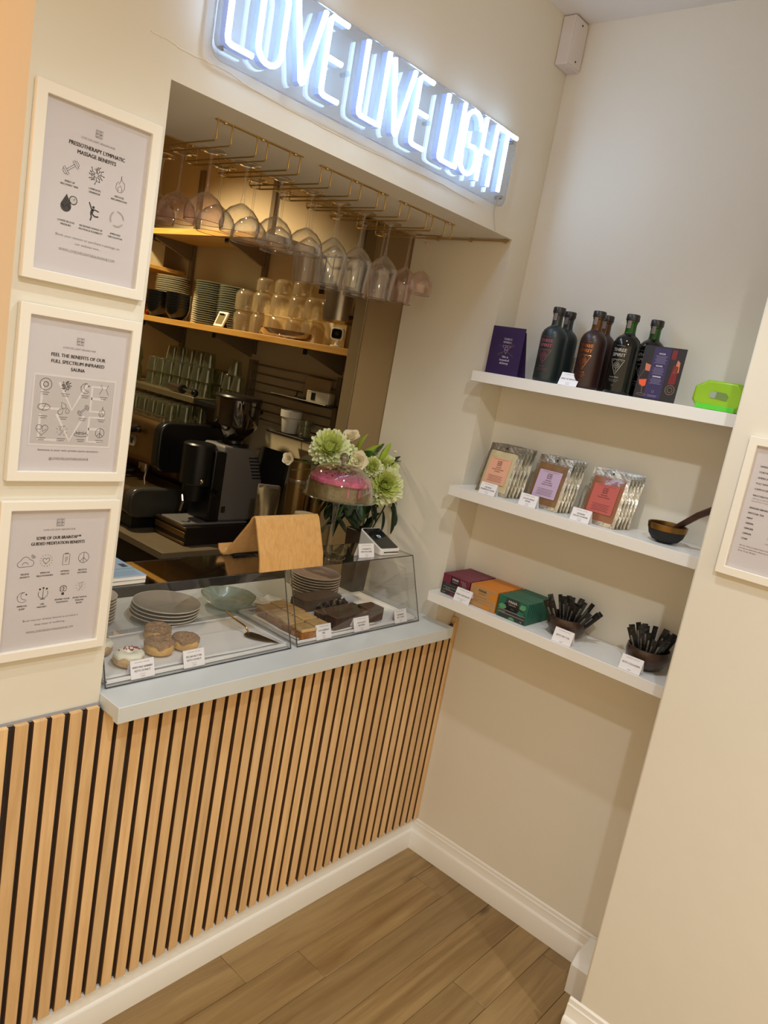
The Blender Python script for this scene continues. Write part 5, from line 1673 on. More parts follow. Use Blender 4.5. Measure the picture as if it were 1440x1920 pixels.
SH = (('cream powder with a peach label', mat('powder_cream', (198, 186, 146), 0.4, var=0.1, vscale=30, coat=0.6), mat('label_peach', (226, 170, 142), 0.5, var=0.02), -0.150, -0.137, ('ORGANIC', 'MUSHROOM BLEND', 'POWDER')),
      ('brown powder with a lilac label', mat('powder_brown', (126, 92, 58), 0.35, var=0.12, vscale=30, coat=0.6), mat('label_lilac', (190, 168, 196), 0.5, var=0.02), -0.150, -0.325, ('ORGANIC', 'CACAO REISHI', 'BLEND POWDER')),
      ('cocoa powder with a red label', mat('powder_cocoa', (142, 88, 60), 0.35, var=0.12, vscale=30, coat=0.6), mat('label_red', (188, 92, 84), 0.5, var=0.02), -0.150, -0.515, ('ORGANIC', 'CACAO POWDER')))
for k_, (nm, fl_m, lb, x, y, wd) in enumerate(SH):
    for k in range(5):
        where = 'foremost' if k == 0 else 'behind the foremost'
        pouch(('foremost silver foil pouch of %s' % nm) if k == 0 else ('silver foil pouch standing behind the one of %s' % nm), x, y, k, fl_m, lb, 'foil pouches of ' + nm, 0.27, k == 0, dy=0.004 if k_ != 1 else 0.003, words=wd)
for y, l, w_ in ((-0.145, 'white price card in front of the peach labelled pouches', ['ORGANIC', 'MUSHROOM BLEND']), (-0.298, 'white price card in front of the lilac labelled pouches', ['CACAO REISHI', 'BLEND']), (-0.480, 'white price card in front of the red labelled pouches', ['ORGANIC', 'CACAO POWDER'])):
    price_card(l, w_, (-0.1885, y, Z2 + ZE), -PI / 2, 0.062, 0.040, 0.30, foot='\u00a312.50')
# singing bowl with mallet
t = on_shelf('singing_bowl', 'black metal bowl with wide brass rim band at the right end of the middle shelf', 'bowl', -0.110, -0.712, Z2)
MB().lathe([(0.0, 0.001), (0.020, 0.0), (0.036, 0.006), (0.0475, 0.020), (0.0525, 0.038), (0.0520, 0.042), (0.0495, 0.0415), (0.0495, 0.038), (0.0445, 0.021), (0.033, 0.009), (0.0, 0.006)], seg=40, closed=True).build('bowl_body', blackmat, t)
MB().lathe([(0.0534, 0.0365), (0.0550, 0.052), (0.0535, 0.0535), (0.0505, 0.052), (0.0497, 0.0416), (0.0526, 0.0415)], seg=40, closed=True).build('brass_rim', mat('brass_dark', (150, 116, 64), 0.3, 1.0, var=0.06), t)
mal = MB().tube([(-0.109, -0.715, 0), (-0.116, -0.745, 0.028), (-0.125, -0.79, 0.070), (-0.135, -0.850, 0.112)], 0.0075, 10, r2=0.0105)
mal.v = [(a, b, c + Z2 + 0.030) for a, b, c in mal.v]
tag(mal.build('mallet', woodmat('dark_mallet_wood', (78, 46, 32), (48, 26, 18), 'Y', 1, 0.4, 0.02)), 'dark brown wooden mallet resting in the black brass-rimmed bowl', 'mallet')

# chocolate bars
def bars(name, y0, y1, back, front, words, g, n=12, x0=-0.166, step=0.0134, face=None):
    for k in range(n):
        lb = ('frontmost %s chocolate bar box standing on the bottom shelf' % name) if k == 0 else ('rearmost %s chocolate bar box, standing against the alcove wall' % name) if k == n - 1 else ('%s chocolate bar box standing in the row behind the frontmost' % name)
        w_ = y0 - y1
        t = on_shelf('chocolate_bar', lb, 'chocolate bar', x0 + step * k, (y0 + y1) / 2, Z3, g, rz=random.uniform(-.004, .004))
        MB().box(-w_ / 2, w_ / 2, 0, step * 0.93, 0, 0.0708 + random.uniform(-.0004, .0004)).build('carton', back if k else front, t, bevel=0.0007, seg=1)
        if k == 0:
            P = Print(d=0.0006)
            face(P, w_)
            P.build('printed_front', PAL, t)
PAL = [mat('print_charcoal', (44, 46, 46), 0.5, var=0), mat('print_offwhite', (206, 198, 190), 0.5, var=0), mat('print_magenta', (112, 34, 66), 0.5, var=0), mat('print_grey', (120, 114, 108), 0.5, var=0), mat('print_amber', (204, 128, 30), 0.5, var=0), mat('print_mint', (84, 150, 104), 0.5, var=0), mat('print_teal_green', (30, 104, 84), 0.5, var=0), mat('print_kraft', (176, 134, 84), 0.5, var=0)]
def face1(P, w_):
    P.rect(-w_ / 2 + .001, w_ / 2 - .001, 0.001, 0.040, 0)
    P.fill([(-w_ / 2 + .001, .040), (-.030, .040), (-.020, .070), (.012, .070), (.022, .055), (.026, .040)], 2)
    P.fill([(-.022, .040), (.018, .040), (.014, .066), (-.022, .068)], 0)
    P.fmap = lambda u, v: (u, -.0009, v)
    for k in range(3):
        P.line([(.020 + .008 * k, .064), (.030 + .006 * k, .052), (.030 + .006 * k, .026)], 0.0035, 3)
    P.text('PANA', -.002, .0550, .0080, w=.026, mi=1, fat=.0008); P.text('ORGANIC', -.002, .0480, .0030, w=.024, mi=1)
    P.text('Sour Cherry & Vanilla', -.008, .0345, .0040, w=.060, mi=3)
    P.line([(-.048, .0265), (.046, .0265)], .0008, 1); P.text('60% COCOA', -.026, .0200, .0026, mi=1)
    P.line([(-.048, .0165), (.046, .0165)], .0008, 1)
    P.fill([(-.020, .001), (-.014, .010), (0, .012), (.012, .008), (.014, .001)], 2)
    P.text('VEGAN', -.042, .005, .003, mi=1); P.text('45g', .030, .005, .003, mi=1)
def face2(P, w_):
    P.rect(-w_ / 2 + .001, w_ / 2 - .001, 0.001, 0.070, 7)
    P.fmap = lambda u, v: (u, -.0009, v)
    P.text('PANA', -.004, .0530, .0085, w=.030, mi=0, fat=.0008); P.text('ORGANIC', -.004, .0455, .0030, w=.028, mi=0)
    P.disc(.038, .048, .013, 4, 18); P.disc(.020, .010, .010, 4, 14)
    P.text('Salted Caramel', -.008, .0340, .0045, w=.050, mi=3)
    P.line([(-.050, .0270), (.046, .0270)], .0008, 3); P.line([(-.050, .0170), (.046, .0170)], .0008, 3)
    P.text('60% COCOA', -.026, .0200, .0026, mi=0); P.text('45g', .036, .005, .0034, mi=0)
def face3(P, w_):
    P.fill([(-.048, .002), (.052, .002), (.052, .028), (.030, .052), (-.030, .052), (-.044, .034)], 0)
    P.rect(-.028, .022, .030, .068, 0)
    P.fmap = lambda u, v: (u, -.0009, v)
    P.text('PANA', -.002, .0540, .0085, w=.032, mi=1, fat=.0008); P.text('ORGANIC', -.002, .0470, .0030, w=.028, mi=1)
    P.fill([(-.052, .036), (-.042, .046), (-.028, .044), (-.022, .036), (-.030, .029), (-.044, .029)], 5)
    P.fill([(.024, .050), (.030, .062), (.046, .062), (.048, .052), (.040, .045), (.028, .046)], 5)
    P.fill([(.018, .030), (.026, .040), (.042, .038), (.046, .030), (.036, .022), (.022, .024)], 6)
    P.text('Mint', 0, .0345, .0045, mi=3); P.line([(-.050, .0265), (.050, .0265)], .0008, 1)
    P.text('60% COCOA', -.034, .0190, .0026, mi=1); P.line([(-.050, .0165), (.050, .0165)], .0008, 1)
    P.fill([(-.010, .002), (-.002, .010), (.010, .010), (.016, .002)], 5); P.text('45g', .038, .005, .0034, mi=1)
bars('dark magenta', -0.030, -0.141, mat('carton_magenta', (112, 34, 60), 0.45, var=0.03, rnd=0.04), MATS['carton_magenta'], (), 'dark magenta chocolate bar boxes', face=face1)
bars('amber orange', -0.147, -0.254, mat('carton_amber', (202, 120, 22), 0.45, var=0.03, rnd=0.04), MATS['carton_amber'], (), 'amber orange chocolate bar boxes', face=face2)
bars('dark green', -0.261, -0.372, mat('carton_green', (22, 92, 72), 0.45, var=0.03, rnd=0.05), MATS['carton_green'], (), 'dark green chocolate bar boxes', face=face3)
# coconut bowls with sachet sticks
coco = mat('coconut_shell', (58, 38, 26), 0.35, var=0.3, vscale=40, bump=0.3, bscale=60, coat=0.3)
stickm = mat('sachet_black', (24, 24, 24), 0.32, var=0.1, vscale=20)
stick_ink = mat('sachet_print', (176, 172, 164), 0.5, var=0)
_st = []
def stick_proto():
    t = thing('sachet_stick', 'x', 'sachet', (0, 0, 0))
    m = MB()
    W, L_ = 0.0088, 0.115
    rows = [(0, .0005), (.008, .0006), (.016, .0024), (.100, .0024), (.108, .0006), (.115, .0005)]
    vs = []
    for z_, d_ in rows:
        vs += [(-W, 0, z_), (0, -d_, z_), (W, 0, z_), (0, d_, z_)]
    fs = [(0, 3, 2, 1), (20, 21, 22, 23)] + [(r * 4 + i, r * 4 + (i + 1) % 4, (r + 1) * 4 + (i + 1) % 4, (r + 1) * 4 + i) for r in range(5) for i in range(4)]
    m.add(vs, fs).build('sachet_body', stickm, t, smooth=False)
    P = Print(lambda u, v: (u, -0.0026, v))
    P.text('KETO COLLAGEN', 0.0012, 0.060, 0.0050, w=0.060, rot=PI / 2, fat=0.0004)
    P.build('printed_name', [stick_ink], t)
    return t
def coco_bowl(lb, y, seed, n, lbl):
    t = on_shelf('coconut_bowl', lb, 'bowl', -0.098, y, Z3, 'coconut shell bowls on the bottom shelf')
    MB().lathe([(0.0, 0.001), (0.026, 0.0), (0.046, 0.008), (0.0600, 0.026), (0.0640, 0.046), (0.0615, 0.064), (0.0585, 0.0645), (0.0600, 0.046), (0.0560, 0.028), (0.042, 0.011), (0.0, 0.006)], seg=40, closed=True, fn=lambda r, z, a: r * (1 + .015 * math.cos(2 * a + seed) + .006 * math.sin(5 * a))).build('shell', coco, t)
    rr = random.Random(seed)
    for k in range(n):
        if not _st:
            s = stick_proto(); _st.append(s)
        else:
            s = dup(_st[0], (0, 0, 0))
        a = 2 * PI * k / n * 1.0 + rr.uniform(-.2, .2)
        q = rr.uniform(0.004, 0.046)
        bx_, by_ = q * math.cos(a), q * math.sin(a)
        ln = 0.08 + q * 11 + rr.uniform(-.08, .08)
        lean_y = 0.15
        s.location = (-0.098 + bx_ * .6, y + by_ * .6, Z3 + ZE + 0.0085)
        R_ = Matrix.Rotation(-PI / 2 + rr.uniform(-.5, .5), 4, 'Z')
        ax = Vector((math.cos(a) * .75, math.sin(a), 0))
        T_ = Matrix.Rotation(ln, 4, Vector((-ax.y, ax.x, 0)).normalized())
        s.rotation_euler = (T_ @ R_).to_euler()
        s['label'] = lbl
        s['group'] = 'black sachet sticks in the coconut bowls'
coco_bowl('dark coconut shell bowl beside the green bars, full of black sachets', -0.478, 3, 18, 'black printed sachet stick standing in the coconut bowl beside the green bars')
coco_bowl('dark coconut shell bowl at the right end of the bottom shelf, full of sachets', -0.742, 8, 18, 'black printed sachet stick standing in the right-hand coconut bowl')
price_card('white price card leaning at the gap between magenta and amber bars', ['PANA CHOCOLATE'], (-0.187, -0.133, Z3 + ZE), -PI / 2, 0.064, 0.046, 0.32, foot='\u00a33.25', sub='organic, vegan, gluten free')
price_card('white price card in front of the coconut bowl beside the green bars', ['KETO MCT OIL'], (-0.1865, -0.512, Z3 + ZE), -PI / 2, 0.064, 0.044, 0.32, foot='\u00a32.50', sub='')
price_card('white price card in front of the right-hand coconut bowl', ['KETO COLLAGEN'], (-0.1865, -0.732, Z3 + ZE), -PI / 2, 0.064, 0.044, 0.32, foot='\u00a32.50', sub='')

# ================================================================ THE KITCHEN BEHIND THE HATCH
KC = 0.86
cdark = mat('cabinet_dark', (46, 40, 34), 0.55, var=0.05)
ctop = mat('kitchen_counter_top', (120, 106, 84), 0.4, var=0.06, vscale=14)
kc = thing('kitchen_counter', 'dark kitchen counter along the side wall carrying the coffee machine', 'counter', (0, 0, 0))
MB().box(-0.47, KX - 0.001, 1.182, 2.90, KC - 0.032, KC).build('counter_slab', ctop, kc, bevel=0.002)
for k in range(3):
    y0 = 1.20 + 0.565 * k
    MB().box(-0.44, KX - 0.001, y0, y0 + 0.56, 0.001, KC - 0.0325).build('cabinet_unit', cdark, kc, bevel=0.003)
kc2 = thing('side_counter', 'lower dark side counter between the hatch and the coffee grinder', 'counter', (0, 0, 0))
MB().box(-0.10, KX - 0.001, 0.56, 1.178, KC - 0.03, KC).build('counter_slab', cdark, kc2, bevel=0.002)
MB().box(-0.07, KX - 0.001, 0.57, 1.17, 0.001, KC - 0.0305).build('cabinet_unit', cdark, kc2, bevel=0.002)

# coffee grinder on its knock-out drawer
t = thing('knock_out_drawer', 'flat bronze steel knock-out drawer box under the coffee grinder', 'drawer box', (-0.32, 1.252, KC + 0.0004))
MB().box(0.004, 0.345, 0, 0.243, 0, 0.084).build('drawer_case', mat('case_brown_black', (44, 36, 34), 0.35, 0.3), t, bevel=0.002)
MB().box(-0.002, 0.004, 0.004, 0.239, 0.036, 0.060).build('drawer_front', darksteel, t, bevel=0.0015)
MB().box(-0.001, 0.004, 0.002, 0.241, 0.072, 0.083).build('front_rail', darksteel, t, bevel=0.001)
MB().box(-0.001, 0.004, 0.002, 0.241, 0.004, 0.016).build('front_rail', darksteel, t, bevel=0.001)
t = thing('coffee_grinder', 'large grey and black coffee grinder with brown bean hopper', 'coffee grinder', (-0.02, 1.365, KC + 0.0850))
b0 = [(-0.135, 0.0), (0.130, 0.0), (0.135, 0.10), (0.120, 0.20), (0.085, 0.29), (0.030, 0.345), (-0.125, 0.355), (-0.148, 0.20)]
MB().prism([(a, b + 0.012) for a, b in b0], -0.080, 0.080, 'y').build('motor_housing', greyp, t, bevel=0.012, seg=3)
for k in range(7):
    MB().box(0.020 + 0.006 * k, 0.075 + 0.008 * k, -0.0825, -0.079, 0.312 - 0.016 * k, 0.318 - 0.016 * k).build('cooling_slot', black, t)
MB().box(-0.300, 0.06, -0.085, 0.085, 0.0, 0.011).build('base_plate', greyp, t, bevel=0.003)
MB().box(-0.170, -0.105, -0.081, 0.081, 0.012, 0.34).build('front_column', black, t, bevel=0.006)
MB().lathe([(0.0, 0.175), (0.070, 0.175), (0.074, 0.180), (0.074, 0.355), (0.066, 0.362), (0.0, 0.364)], (-0.200, 0, 0), 28).build('doser', black, t)
MB().lathe([(0.0, 0.10), (0.045, 0.10), (0.055, 0.172), (0, 0.174)], (-0.205, 0, 0), 20).build('doser_outlet', black, t)
MB().tube([(-0.26, 0, 0.12), (-0.275, -0.03, 0.10), (-0.285, -0.03, 0.055)], 0.006, 8).build('portafilter_fork', steel, t)
MB().cyl((-0.16, -0.085, 0.155), (-0.16, -0.125, 0.150), 0.014, 12).build('dosing_lever', black, t)
MB().sphere((-0.225, -0.080, 0.200), 0.012, 10, 6).build('lever_knob', steel, t)
MB().box(-0.100, -0.078, -0.0835, -0.080, 0.055, 0.085).build('power_switch', blackgloss, t, bevel=0.001)
MB().lathe([(0.060, 0.350), (0.075, 0.362), (0.075, 0.368), (0.045, 0.372), (0.042, 0.385)], (-0.02, 0, 0), 28).build('hopper_collar', black, t)
hop = glassmat('hopper_smoked', (150, 122, 98), 0.6, 0.10, 2.4, haze=0.30, hazecol=(64, 46, 34))
MB().lathe([(0.042, 0.385), (0.052, 0.400), (0.098, 0.448), (0.104, 0.462), (0.106, 0.575), (0.103, 0.575), (0.101, 0.462), (0.094, 0.450), (0.048, 0.403), (0.038, 0.388)], (-0.02, 0, 0), 32, closed=True).build('bean_hopper', hop, t)
MB().lathe([(0.0, 0.392), (0.036, 0.392), (0.090, 0.452), (0.094, 0.505), (0.0, 0.512)], (-0.02, 0, 0), 24).build('coffee_beans', mat('coffee_beans', (40, 26, 18), 0.5, var=0.4, vscale=120, bump=1.0, bscale=180), t)
MB().lathe([(0.0, 0.5755), (0.108, 0.5755), (0.110, 0.584), (0.104, 0.592), (0.060, 0.597), (0.0, 0.600)], (-0.02, 0, 0), 32).build('hopper_lid', mat('lid_dark_brown', (36, 28, 24), 0.35), t)

# espresso machine
t = thing('espresso_machine', 'bronze steel espresso machine with black rounded end caps beside the grinder', 'coffee machine', (0, 1.56, KC + 0.0004))
def rprof(x0, x1, z0, z1, r):
    return rrect(x0, x1, z0, z1, r, 5)
MB().prism(rprof(-0.30, 0.15, 0.270, 0.492, 0.05), 0.058, 0.84, 'y').build('machine_head', darksteel, t)
MB().prism(rprof(-0.306, 0.155, 0.262, 0.498, 0.055), 0.0, 0.057, 'y').build('end_cap', black, t, bevel=0.01, seg=3)
MB().prism(rprof(-0.306, 0.155, 0.262, 0.498, 0.055), 0.841, 0.90, 'y').build('end_cap', black, t, bevel=0.01, seg=3)
MB().box(-0.10, 0.14, 0.03, 0.87, 0.195, 0.268).build('rear_panel', darksteel, t)
MB().box(-0.09, 0.13, 0.02, 0.88, 0.02, 0.194).build('rear_panel', darksteel, t)
MB().prism(rprof(-0.44, -0.105, 0.062, 0.192, 0.045), 0.020, 0.84, 'y').build('drip_tray_body', darksteel, t)
MB().prism(rprof(-0.445, -0.105, 0.058, 0.196, 0.05), -0.040, 0.019, 'y').build('tray_end_cap', mat('cap_dark_grey', (62, 60, 54), 0.3), t, bevel=0.012, seg=3)
MB().box(-0.40, 0.12, 0.0, 0.86, 0.0, 0.057).build('plinth', black, t)
for y in (0.25, 0.47, 0.69):
    MB().lathe([(0.0, 0.215), (0.030, 0.215), (0.034, 0.225), (0.034, 0.262), (0.028, 0.2695)], (-0.205, y, 0), 20).build('group_head', steel, t)
    MB().cyl((-0.215, y, 0.222), (-0.350, y - 0.02, 0.212), 0.011, 10).build('portafilter_handle', black, t)
MB().tube([(-0.29, 0.10, 0.262), (-0.31, 0.08, 0.22), (-0.30, 0.07, 0.13)], 0.005, 8).build('steam_wand', steel, t)
MB().cyl((-0.302, 0.20, 0.435), (-0.345, 0.20, 0.428), 0.017, 14).build('steam_knob', black, t)
MB().box(-0.318, -0.300, 0.17, 0.34, 0.418, 0.440).build('lever_handle', black, t, bevel=0.005)
o = MB().prism(rrect(0.20, 0.36, 0.345, 0.400, 0.022), -0.3035, -0.2995, 'x').build('control_panel', mat('panel_pale', (150, 138, 116), 0.4), t)
for k in range(4):
    MB().box(-0.3055, -0.3035, 0.225 + 0.030 * k, 0.245 + 0.030 * k, 0.360, 0.384).build('control_button', blackgloss, o)
for k in range(2):
    MB().box(-0.1015, -0.0995, 0.06 + 0.07 * k, 0.105 + 0.07 * k, 0.205, 0.232).build('warning_plate', mat('plate_cream', (160, 132, 96), 0.5), t)
MB().tube([(-0.27, 0.03, 0.515), (-0.27, 0.87, 0.515)], 0.004, 8).build('cup_rail', steel, t)
for y in (0.04, 0.45, 0.86):
    MB().cyl((-0.27, y, 0.485), (-0.27, y, 0.515), 0.003, 8).build('rail_post', steel, t)

def tumbler(label, x, y, z, R, H, mt, group, proto={}):
    key = (R, H, mt.name)
    if key in proto:
        return dup(proto[key], (x, y, z), random.uniform(0, 6), label, group)
    p = [(R, 0.0), (R * 1.0, 0.002), (R * 0.80, H * 0.80), (R * 0.78, H - 0.004), (R * 0.70, H), (0.0, H), (0.0, H - 0.006), (R * 0.72, H - 0.008), (R * 0.95, 0.0)]
    o = MB().lathe(p, seg=20, closed=True, fn=lambda r, z, a: r * (1 + (0.02 * math.cos(10 * a) if r > R * .6 else 0))).build('tumbler', [mt])
    o.location = (x, y, z)
    tag(o, label, 'glass', group)
    proto[key] = o
    return o
tg = 'upturned tumblers on the espresso machine'
for i in range(9):
    for j in range(3):
        tumbler('greenish tumbler upside down on the espresso machine, %s row' % ('front', 'middle', 'back')[j], -0.195 + 0.085 * j, 1.665 + 0.078 * i, KC + 0.4935, 0.034, 0.082, glasskit, tg)
# narrow steel shelf above the machine with two layers of tumblers
ms = thing('steel_wall_shelf', 'narrow brushed steel wall shelf above the espresso machine', 'shelf', (0, 0, 1.4475))
MB().box(-0.085, KX - 0.001, 1.66, 2.62, 0, 0.030).build('shelf_tray', mat('shelf_steel_dull', (150, 136, 106), 0.35, 0.8, var=0.06), ms, bevel=0.003)
MB().box(-0.070, KX - 0.001, 1.47, 1.655, 0.000, 0.022).build('black_ledge', black, ms, bevel=0.002)
tg = 'upturned tumblers stacked on the steel wall shelf'
for lay in range(3):
    for i in range(7 if lay < 2 else 5):
        for j in range(2 if lay < 2 else 1):
            tumbler('greenish tumbler upside down on the steel wall shelf, %s layer%s' % (('bottom', 'second', 'top')[lay], '' if lay == 2 else (', front row', ', back row')[j]), 0.015 + 0.088 * j + (0.03 if lay == 2 else 0), 1.715 + 0.080 * i - 0.004 * lay + (0.04 if lay == 2 else 0), 1.4785 + 0.0735 * lay, 0.036, 0.0725, glasskit, tg)
for k in range(3):
    for lay in range(2):
        tumbler('greenish tumbler upside down on the black ledge behind the hopper', 0.05, 1.505 + 0.074 * (k % 2) + (0.0 if k < 2 else 0.037), 1.4705 + 0.073 * lay if k < 2 else 1.4705 + 0.146, 0.035, 0.0720, glasskit, 'upturned tumblers on the black ledge') if not (k == 2 and lay) else None
for k, y in enumerate((2.300, 2.395)):
    o = MB().lathe([(0.0, 0.001), (0.038, 0.0), (0.042, 0.006), (0.042, 0.070), (0.034, 0.098), (0.042, 0.125), (0.036, 0.160), (0.018, 0.200), (0.017, 0.235), (0.022, 0.240), (0.020, 0.240), (0.015, 0.234), (0.016, 0.200), (0.033, 0.160), (0.039, 0.125), (0.031, 0.098), (0.039, 0.070), (0.039, 0.008), (0.0, 0.005)], seg=24, closed=True).build('glass_carafe', [glasskit])
    o.location = (-0.035, y, 1.4785)
    tag(o, 'tall waisted glass carafe on the steel shelf, %s' % ('nearer the hatch' if k == 0 else 'half hidden at the far end'), 'carafe', 'glass carafes on the steel shelf')
t = thing('coffee_tamper', 'steel tamper with black ball end lying on the steel shelf edge', 'tamper', (-0.062, 1.90, 1.4930))
MB().cyl((0, 0, 0.008), (0.0, -0.10, 0.008), 0.019, 16).build('steel_barrel', steel, t)
MB().cyl((0, -0.101, 0.008), (0.0, -0.118, 0.008), 0.021, 16).build('collar', black, t)
MB().cyl((0, -0.118, 0.008), (0.0, -0.20, 0.004), 0.006, 10).build('rod', steel, t)
MB().sphere((0, -0.215, 0.003), 0.0185, 14, 9).build('ball_end', blackgloss, t)

# oak wall shelves on slotted uprights
us = []
for k, (y, l) in enumerate(((2.22, 'slotted metal upright on the kitchen side wall, furthest from the hatch'), (1.60, 'slotted metal upright on the kitchen side wall behind the glass jars'), (0.955, 'slotted metal upright on the kitchen side wall nearest the hatch'))):
    t = thing('shelf_upright', l, 'shelf upright', (0, y, 0), 0, 'slotted shelf uprights')
    MB().box(KX - 0.022, KX - 0.001, -0.015, 0.015, 1.73 if k else 1.52, 2.62).build('channel', postm, t, bevel=0.002)
    for z_ in ((1.7985, 2.2335) if k < 2 else (1.7985,)):
        MB().prism([(KX - 0.023, z_), (-0.055, z_), (-0.055, z_ - 0.012), (KX - 0.023, z_ - 0.085)], -0.009, 0.009, 'y').build('bracket', postm, t, bevel=0.001)
        MB().box(-0.059, -0.0555, -0.012, 0.012, z_ - 0.024, z_ - 0.001).build('bracket_end_stop', black, t)
for z_, y0, l in ((1.7990, 0.672, 'oak plank shelf at eye height on the kitchen side wall'), (2.2340, 1.28, 'upper oak plank shelf on the kitchen side wall')):
    o = MB().box(-0.14, 0.138, -(2.62 - y0) / 2, (2.62 - y0) / 2, 0, 0.0285).build('wall_shelf', plankw, bevel=0.002)
    o.location = (0.06, (2.62 + y0) / 2, z_)
    tag(o, l, 'shelf', 'oak plank wall shelves in the kitchen')
ZM = 1.8282
struct(MB().box(KX - 0.014, KX - 0.0008, 0.872, 0.892, 1.0, 2.75).build('trim_4', mat('trim_tan', (178, 156, 120), 0.5)))

bowlk = mat('bowl_black', (12, 13, 14), 0.3, var=0.05)
pr = {}
def nest(cx, y, n, label, group, R=0.062):
    for k in range(n):
        if 'b' not in pr:
            o = MB().lathe([(0.0, 0.0), (R * .45, 0.0), (R * .52, 0.004), (R * .88, 0.030), (R, 0.062), (R * .97, 0.063), (R * .85, 0.031), (R * .4, 0.007), (0, 0.006)], seg=28, closed=True).build('bowl', [bowlk])
            pr['b'] = o
        else:
            o = dup(pr['b'], (0, 0, 0))
        o.location = (cx, y, ZM + 0.0004 + 0.0135 * k)
        tag(o, {0: 'lowest ', n - 1: 'topmost '}.get(k, '') + label, 'bowl', group)
nest(-0.02, 1.985, 6, 'black bowl nested in the stack nearer the hatch', 'black bowls nested on the oak shelf')
nest(-0.02, 2.165, 6, 'black bowl nested in the further of the two black stacks', 'black bowls nested on the oak shelf')
pgreen = mat('plate_sage', (152, 153, 136), 0.35, var=0.06)
pcream = mat('plate_cream_glaze', (200, 193, 170), 0.35, var=0.05)
for cx, y, R, n, mt_, l in ((0.108, 2.255, 0.090, 21, pcream, 'cream plate in the tall stack behind the black bowls'), (0.100, 1.875, 0.092, 20, pgreen, 'sage green plate in the tall stack beside the black bowls'), (0.100, 1.690, 0.080, 19, pgreen, 'sage green plate in the narrower tall stack behind the small timer')):
    key = None
    for k in range(n):
        lk = {0: 'lowest ', n - 1: 'topmost '}.get(k, '') + l
        if key is None:
            key = MB().lathe([(0.0, 0.0), (R * .6, 0.0), (R * .96, 0.0075), (R, 0.0095), (R * .95, 0.0105), (R * .6, 0.0035), (0, 0.003)], seg=28, closed=True).build('plate', [mt_])
            o = key
        else:
            o = dup(key, (0, 0, 0))
        o.location = (cx + random.uniform(-.0015, .0015), y + random.uniform(-.0015, .0015), ZM + 0.0004 + 0.0106 * k)
        tag(o, lk, 'plate', 'tall plate stacks on the oak shelf')
t = thing('copper_mug', 'copper mug at the far end of the oak shelf', 'mug', (-0.01, 2.33, ZM + 0.0004))
MB().lathe([(0, 0), (0.034, 0), (0.040, 0.006), (0.044, 0.05), (0.038, 0.088), (0.036, 0.088), (0.041, 0.05), (0.036, 0.008), (0, 0.006)], seg=28, closed=True).build('mug_body', mat('copper', (196, 104, 62), 0.25, 1.0, var=0.05), t)
MB().tube([(0.0, -0.042, 0.07), (0.0, -0.066, 0.066), (0.0, -0.070, 0.04), (0.0, -0.044, 0.02)], 0.004, 8).build('mug_handle', MATS['copper'], t)
t = thing('kitchen_timer', 'small white framed timer propped at the edge of the oak shelf', 'timer', (-0.052, 1.585, ZM + 0.0012), -PI / 2 + 0.15)
M_ = Matrix.Rotation(math.radians(-24), 4, 'X')
MB().box(-0.030, 0.030, -0.005, 0.005, 0, 0.078, M=M_).build('timer_case', frame_white, t, bevel=0.002)
MB().box(-0.021, 0.021, -0.0062, -0.0052, 0.012, 0.066, M=M_).build('timer_face', mat('lcd_olive', (128, 112, 68), 0.3), t)
MB().box(-0.014, 0.014, 0.0, 0.003, 0, 0.070, M=Matrix.Translation((0, 0.044, 0)) @ Matrix.Rotation(math.radians(26), 4, 'X')).build('prop_leg', black, t)
jar = {}
def gjar(x, y, z, R, H, label):
    if (R, H) not in jar:
        o = MB().lathe([(R * .96, 0), (R, 0.002), (R, H * .76), (R * .88, H * .90), (R * .72, H * .97), (R * .70, H), (0, H), (0, H - .004), (R * .66, H - .005), (R * .84, H * .88), (R * .95, H * .74), (R * .94, 0.0)], seg=28, closed=True, fn=lambda r, z, a: r * (1 + (.03 * abs(math.cos(2 * a)) if r > R * .6 else 0))).build('glass_jar', [glasswarm])
        jar[(R, H)] = o
    else:
        o = dup(jar[(R, H)], (0, 0, 0))
    o.location = (x, y, z)
    tag(o, label, 'glass jar', 'upturned glass jars on the oak shelf')
for k, y in enumerate((1.535, 1.405, 1.275, 1.150, 1.048)):
    for lay in range(2):
        gjar(0.055, y, ZM + 0.0006 + 0.096 * lay, 0.053, 0.095, ('warm tinted glass jar upside down, %s column of five, %s layer' % (('first', 'second', 'middle', 'fourth', 'last')[k], ('bottom', 'upper')[lay])))
for k, y in enumerate((1.405, 1.275, 1.150)):
    gjar(0.055, y, ZM + 0.0006 + 0.192, 0.045, 0.062, 'smaller glass jar topping the %s column of jars' % ('second', 'middle', 'fourth')[k])
o = MB().lathe([(0.0, 0.0), (0.75, 0.0), (0.95, 0.012), (1.0, 0.034), (0.97, 0.034), (0.90, 0.014), (0.7, 0.004), (0, 0.004)], seg=40, closed=True, fn=lambda r, z, a: r * (1 + .03 * math.cos(20 * a))).build('crystal_dish', [glassmat('crystal_brown', (190, 166, 140), 0.8, 0.2, 1.8, haze=0.25, hazecol=(150, 116, 88))])
for v_ in o.data.vertices:
    v_.co.x *= 0.045; v_.co.y *= 0.165
o.location = (-0.028, 1.130, ZM + 0.0004)
tag(o, 'long oval patterned crystal dish at the front edge of the oak shelf', 'dish')
t = thing('security_camera', 'small white cube camera on a round foot at the end of the oak shelf', 'camera', (-0.03, 0.805, ZM + 0.0004), -PI / 2 + 0.5)
MB().prism(rrect(-0.027, 0.027, 0.026, 0.076, 0.013), -0.018, 0.012, 'y').build('camera_body', frame_white, t, bevel=0.002)
MB().prism(rrect(-0.021, 0.021, 0.032, 0.070, 0.010), -0.0205, -0.0182, 'y').build('camera_face', blackgloss, t)
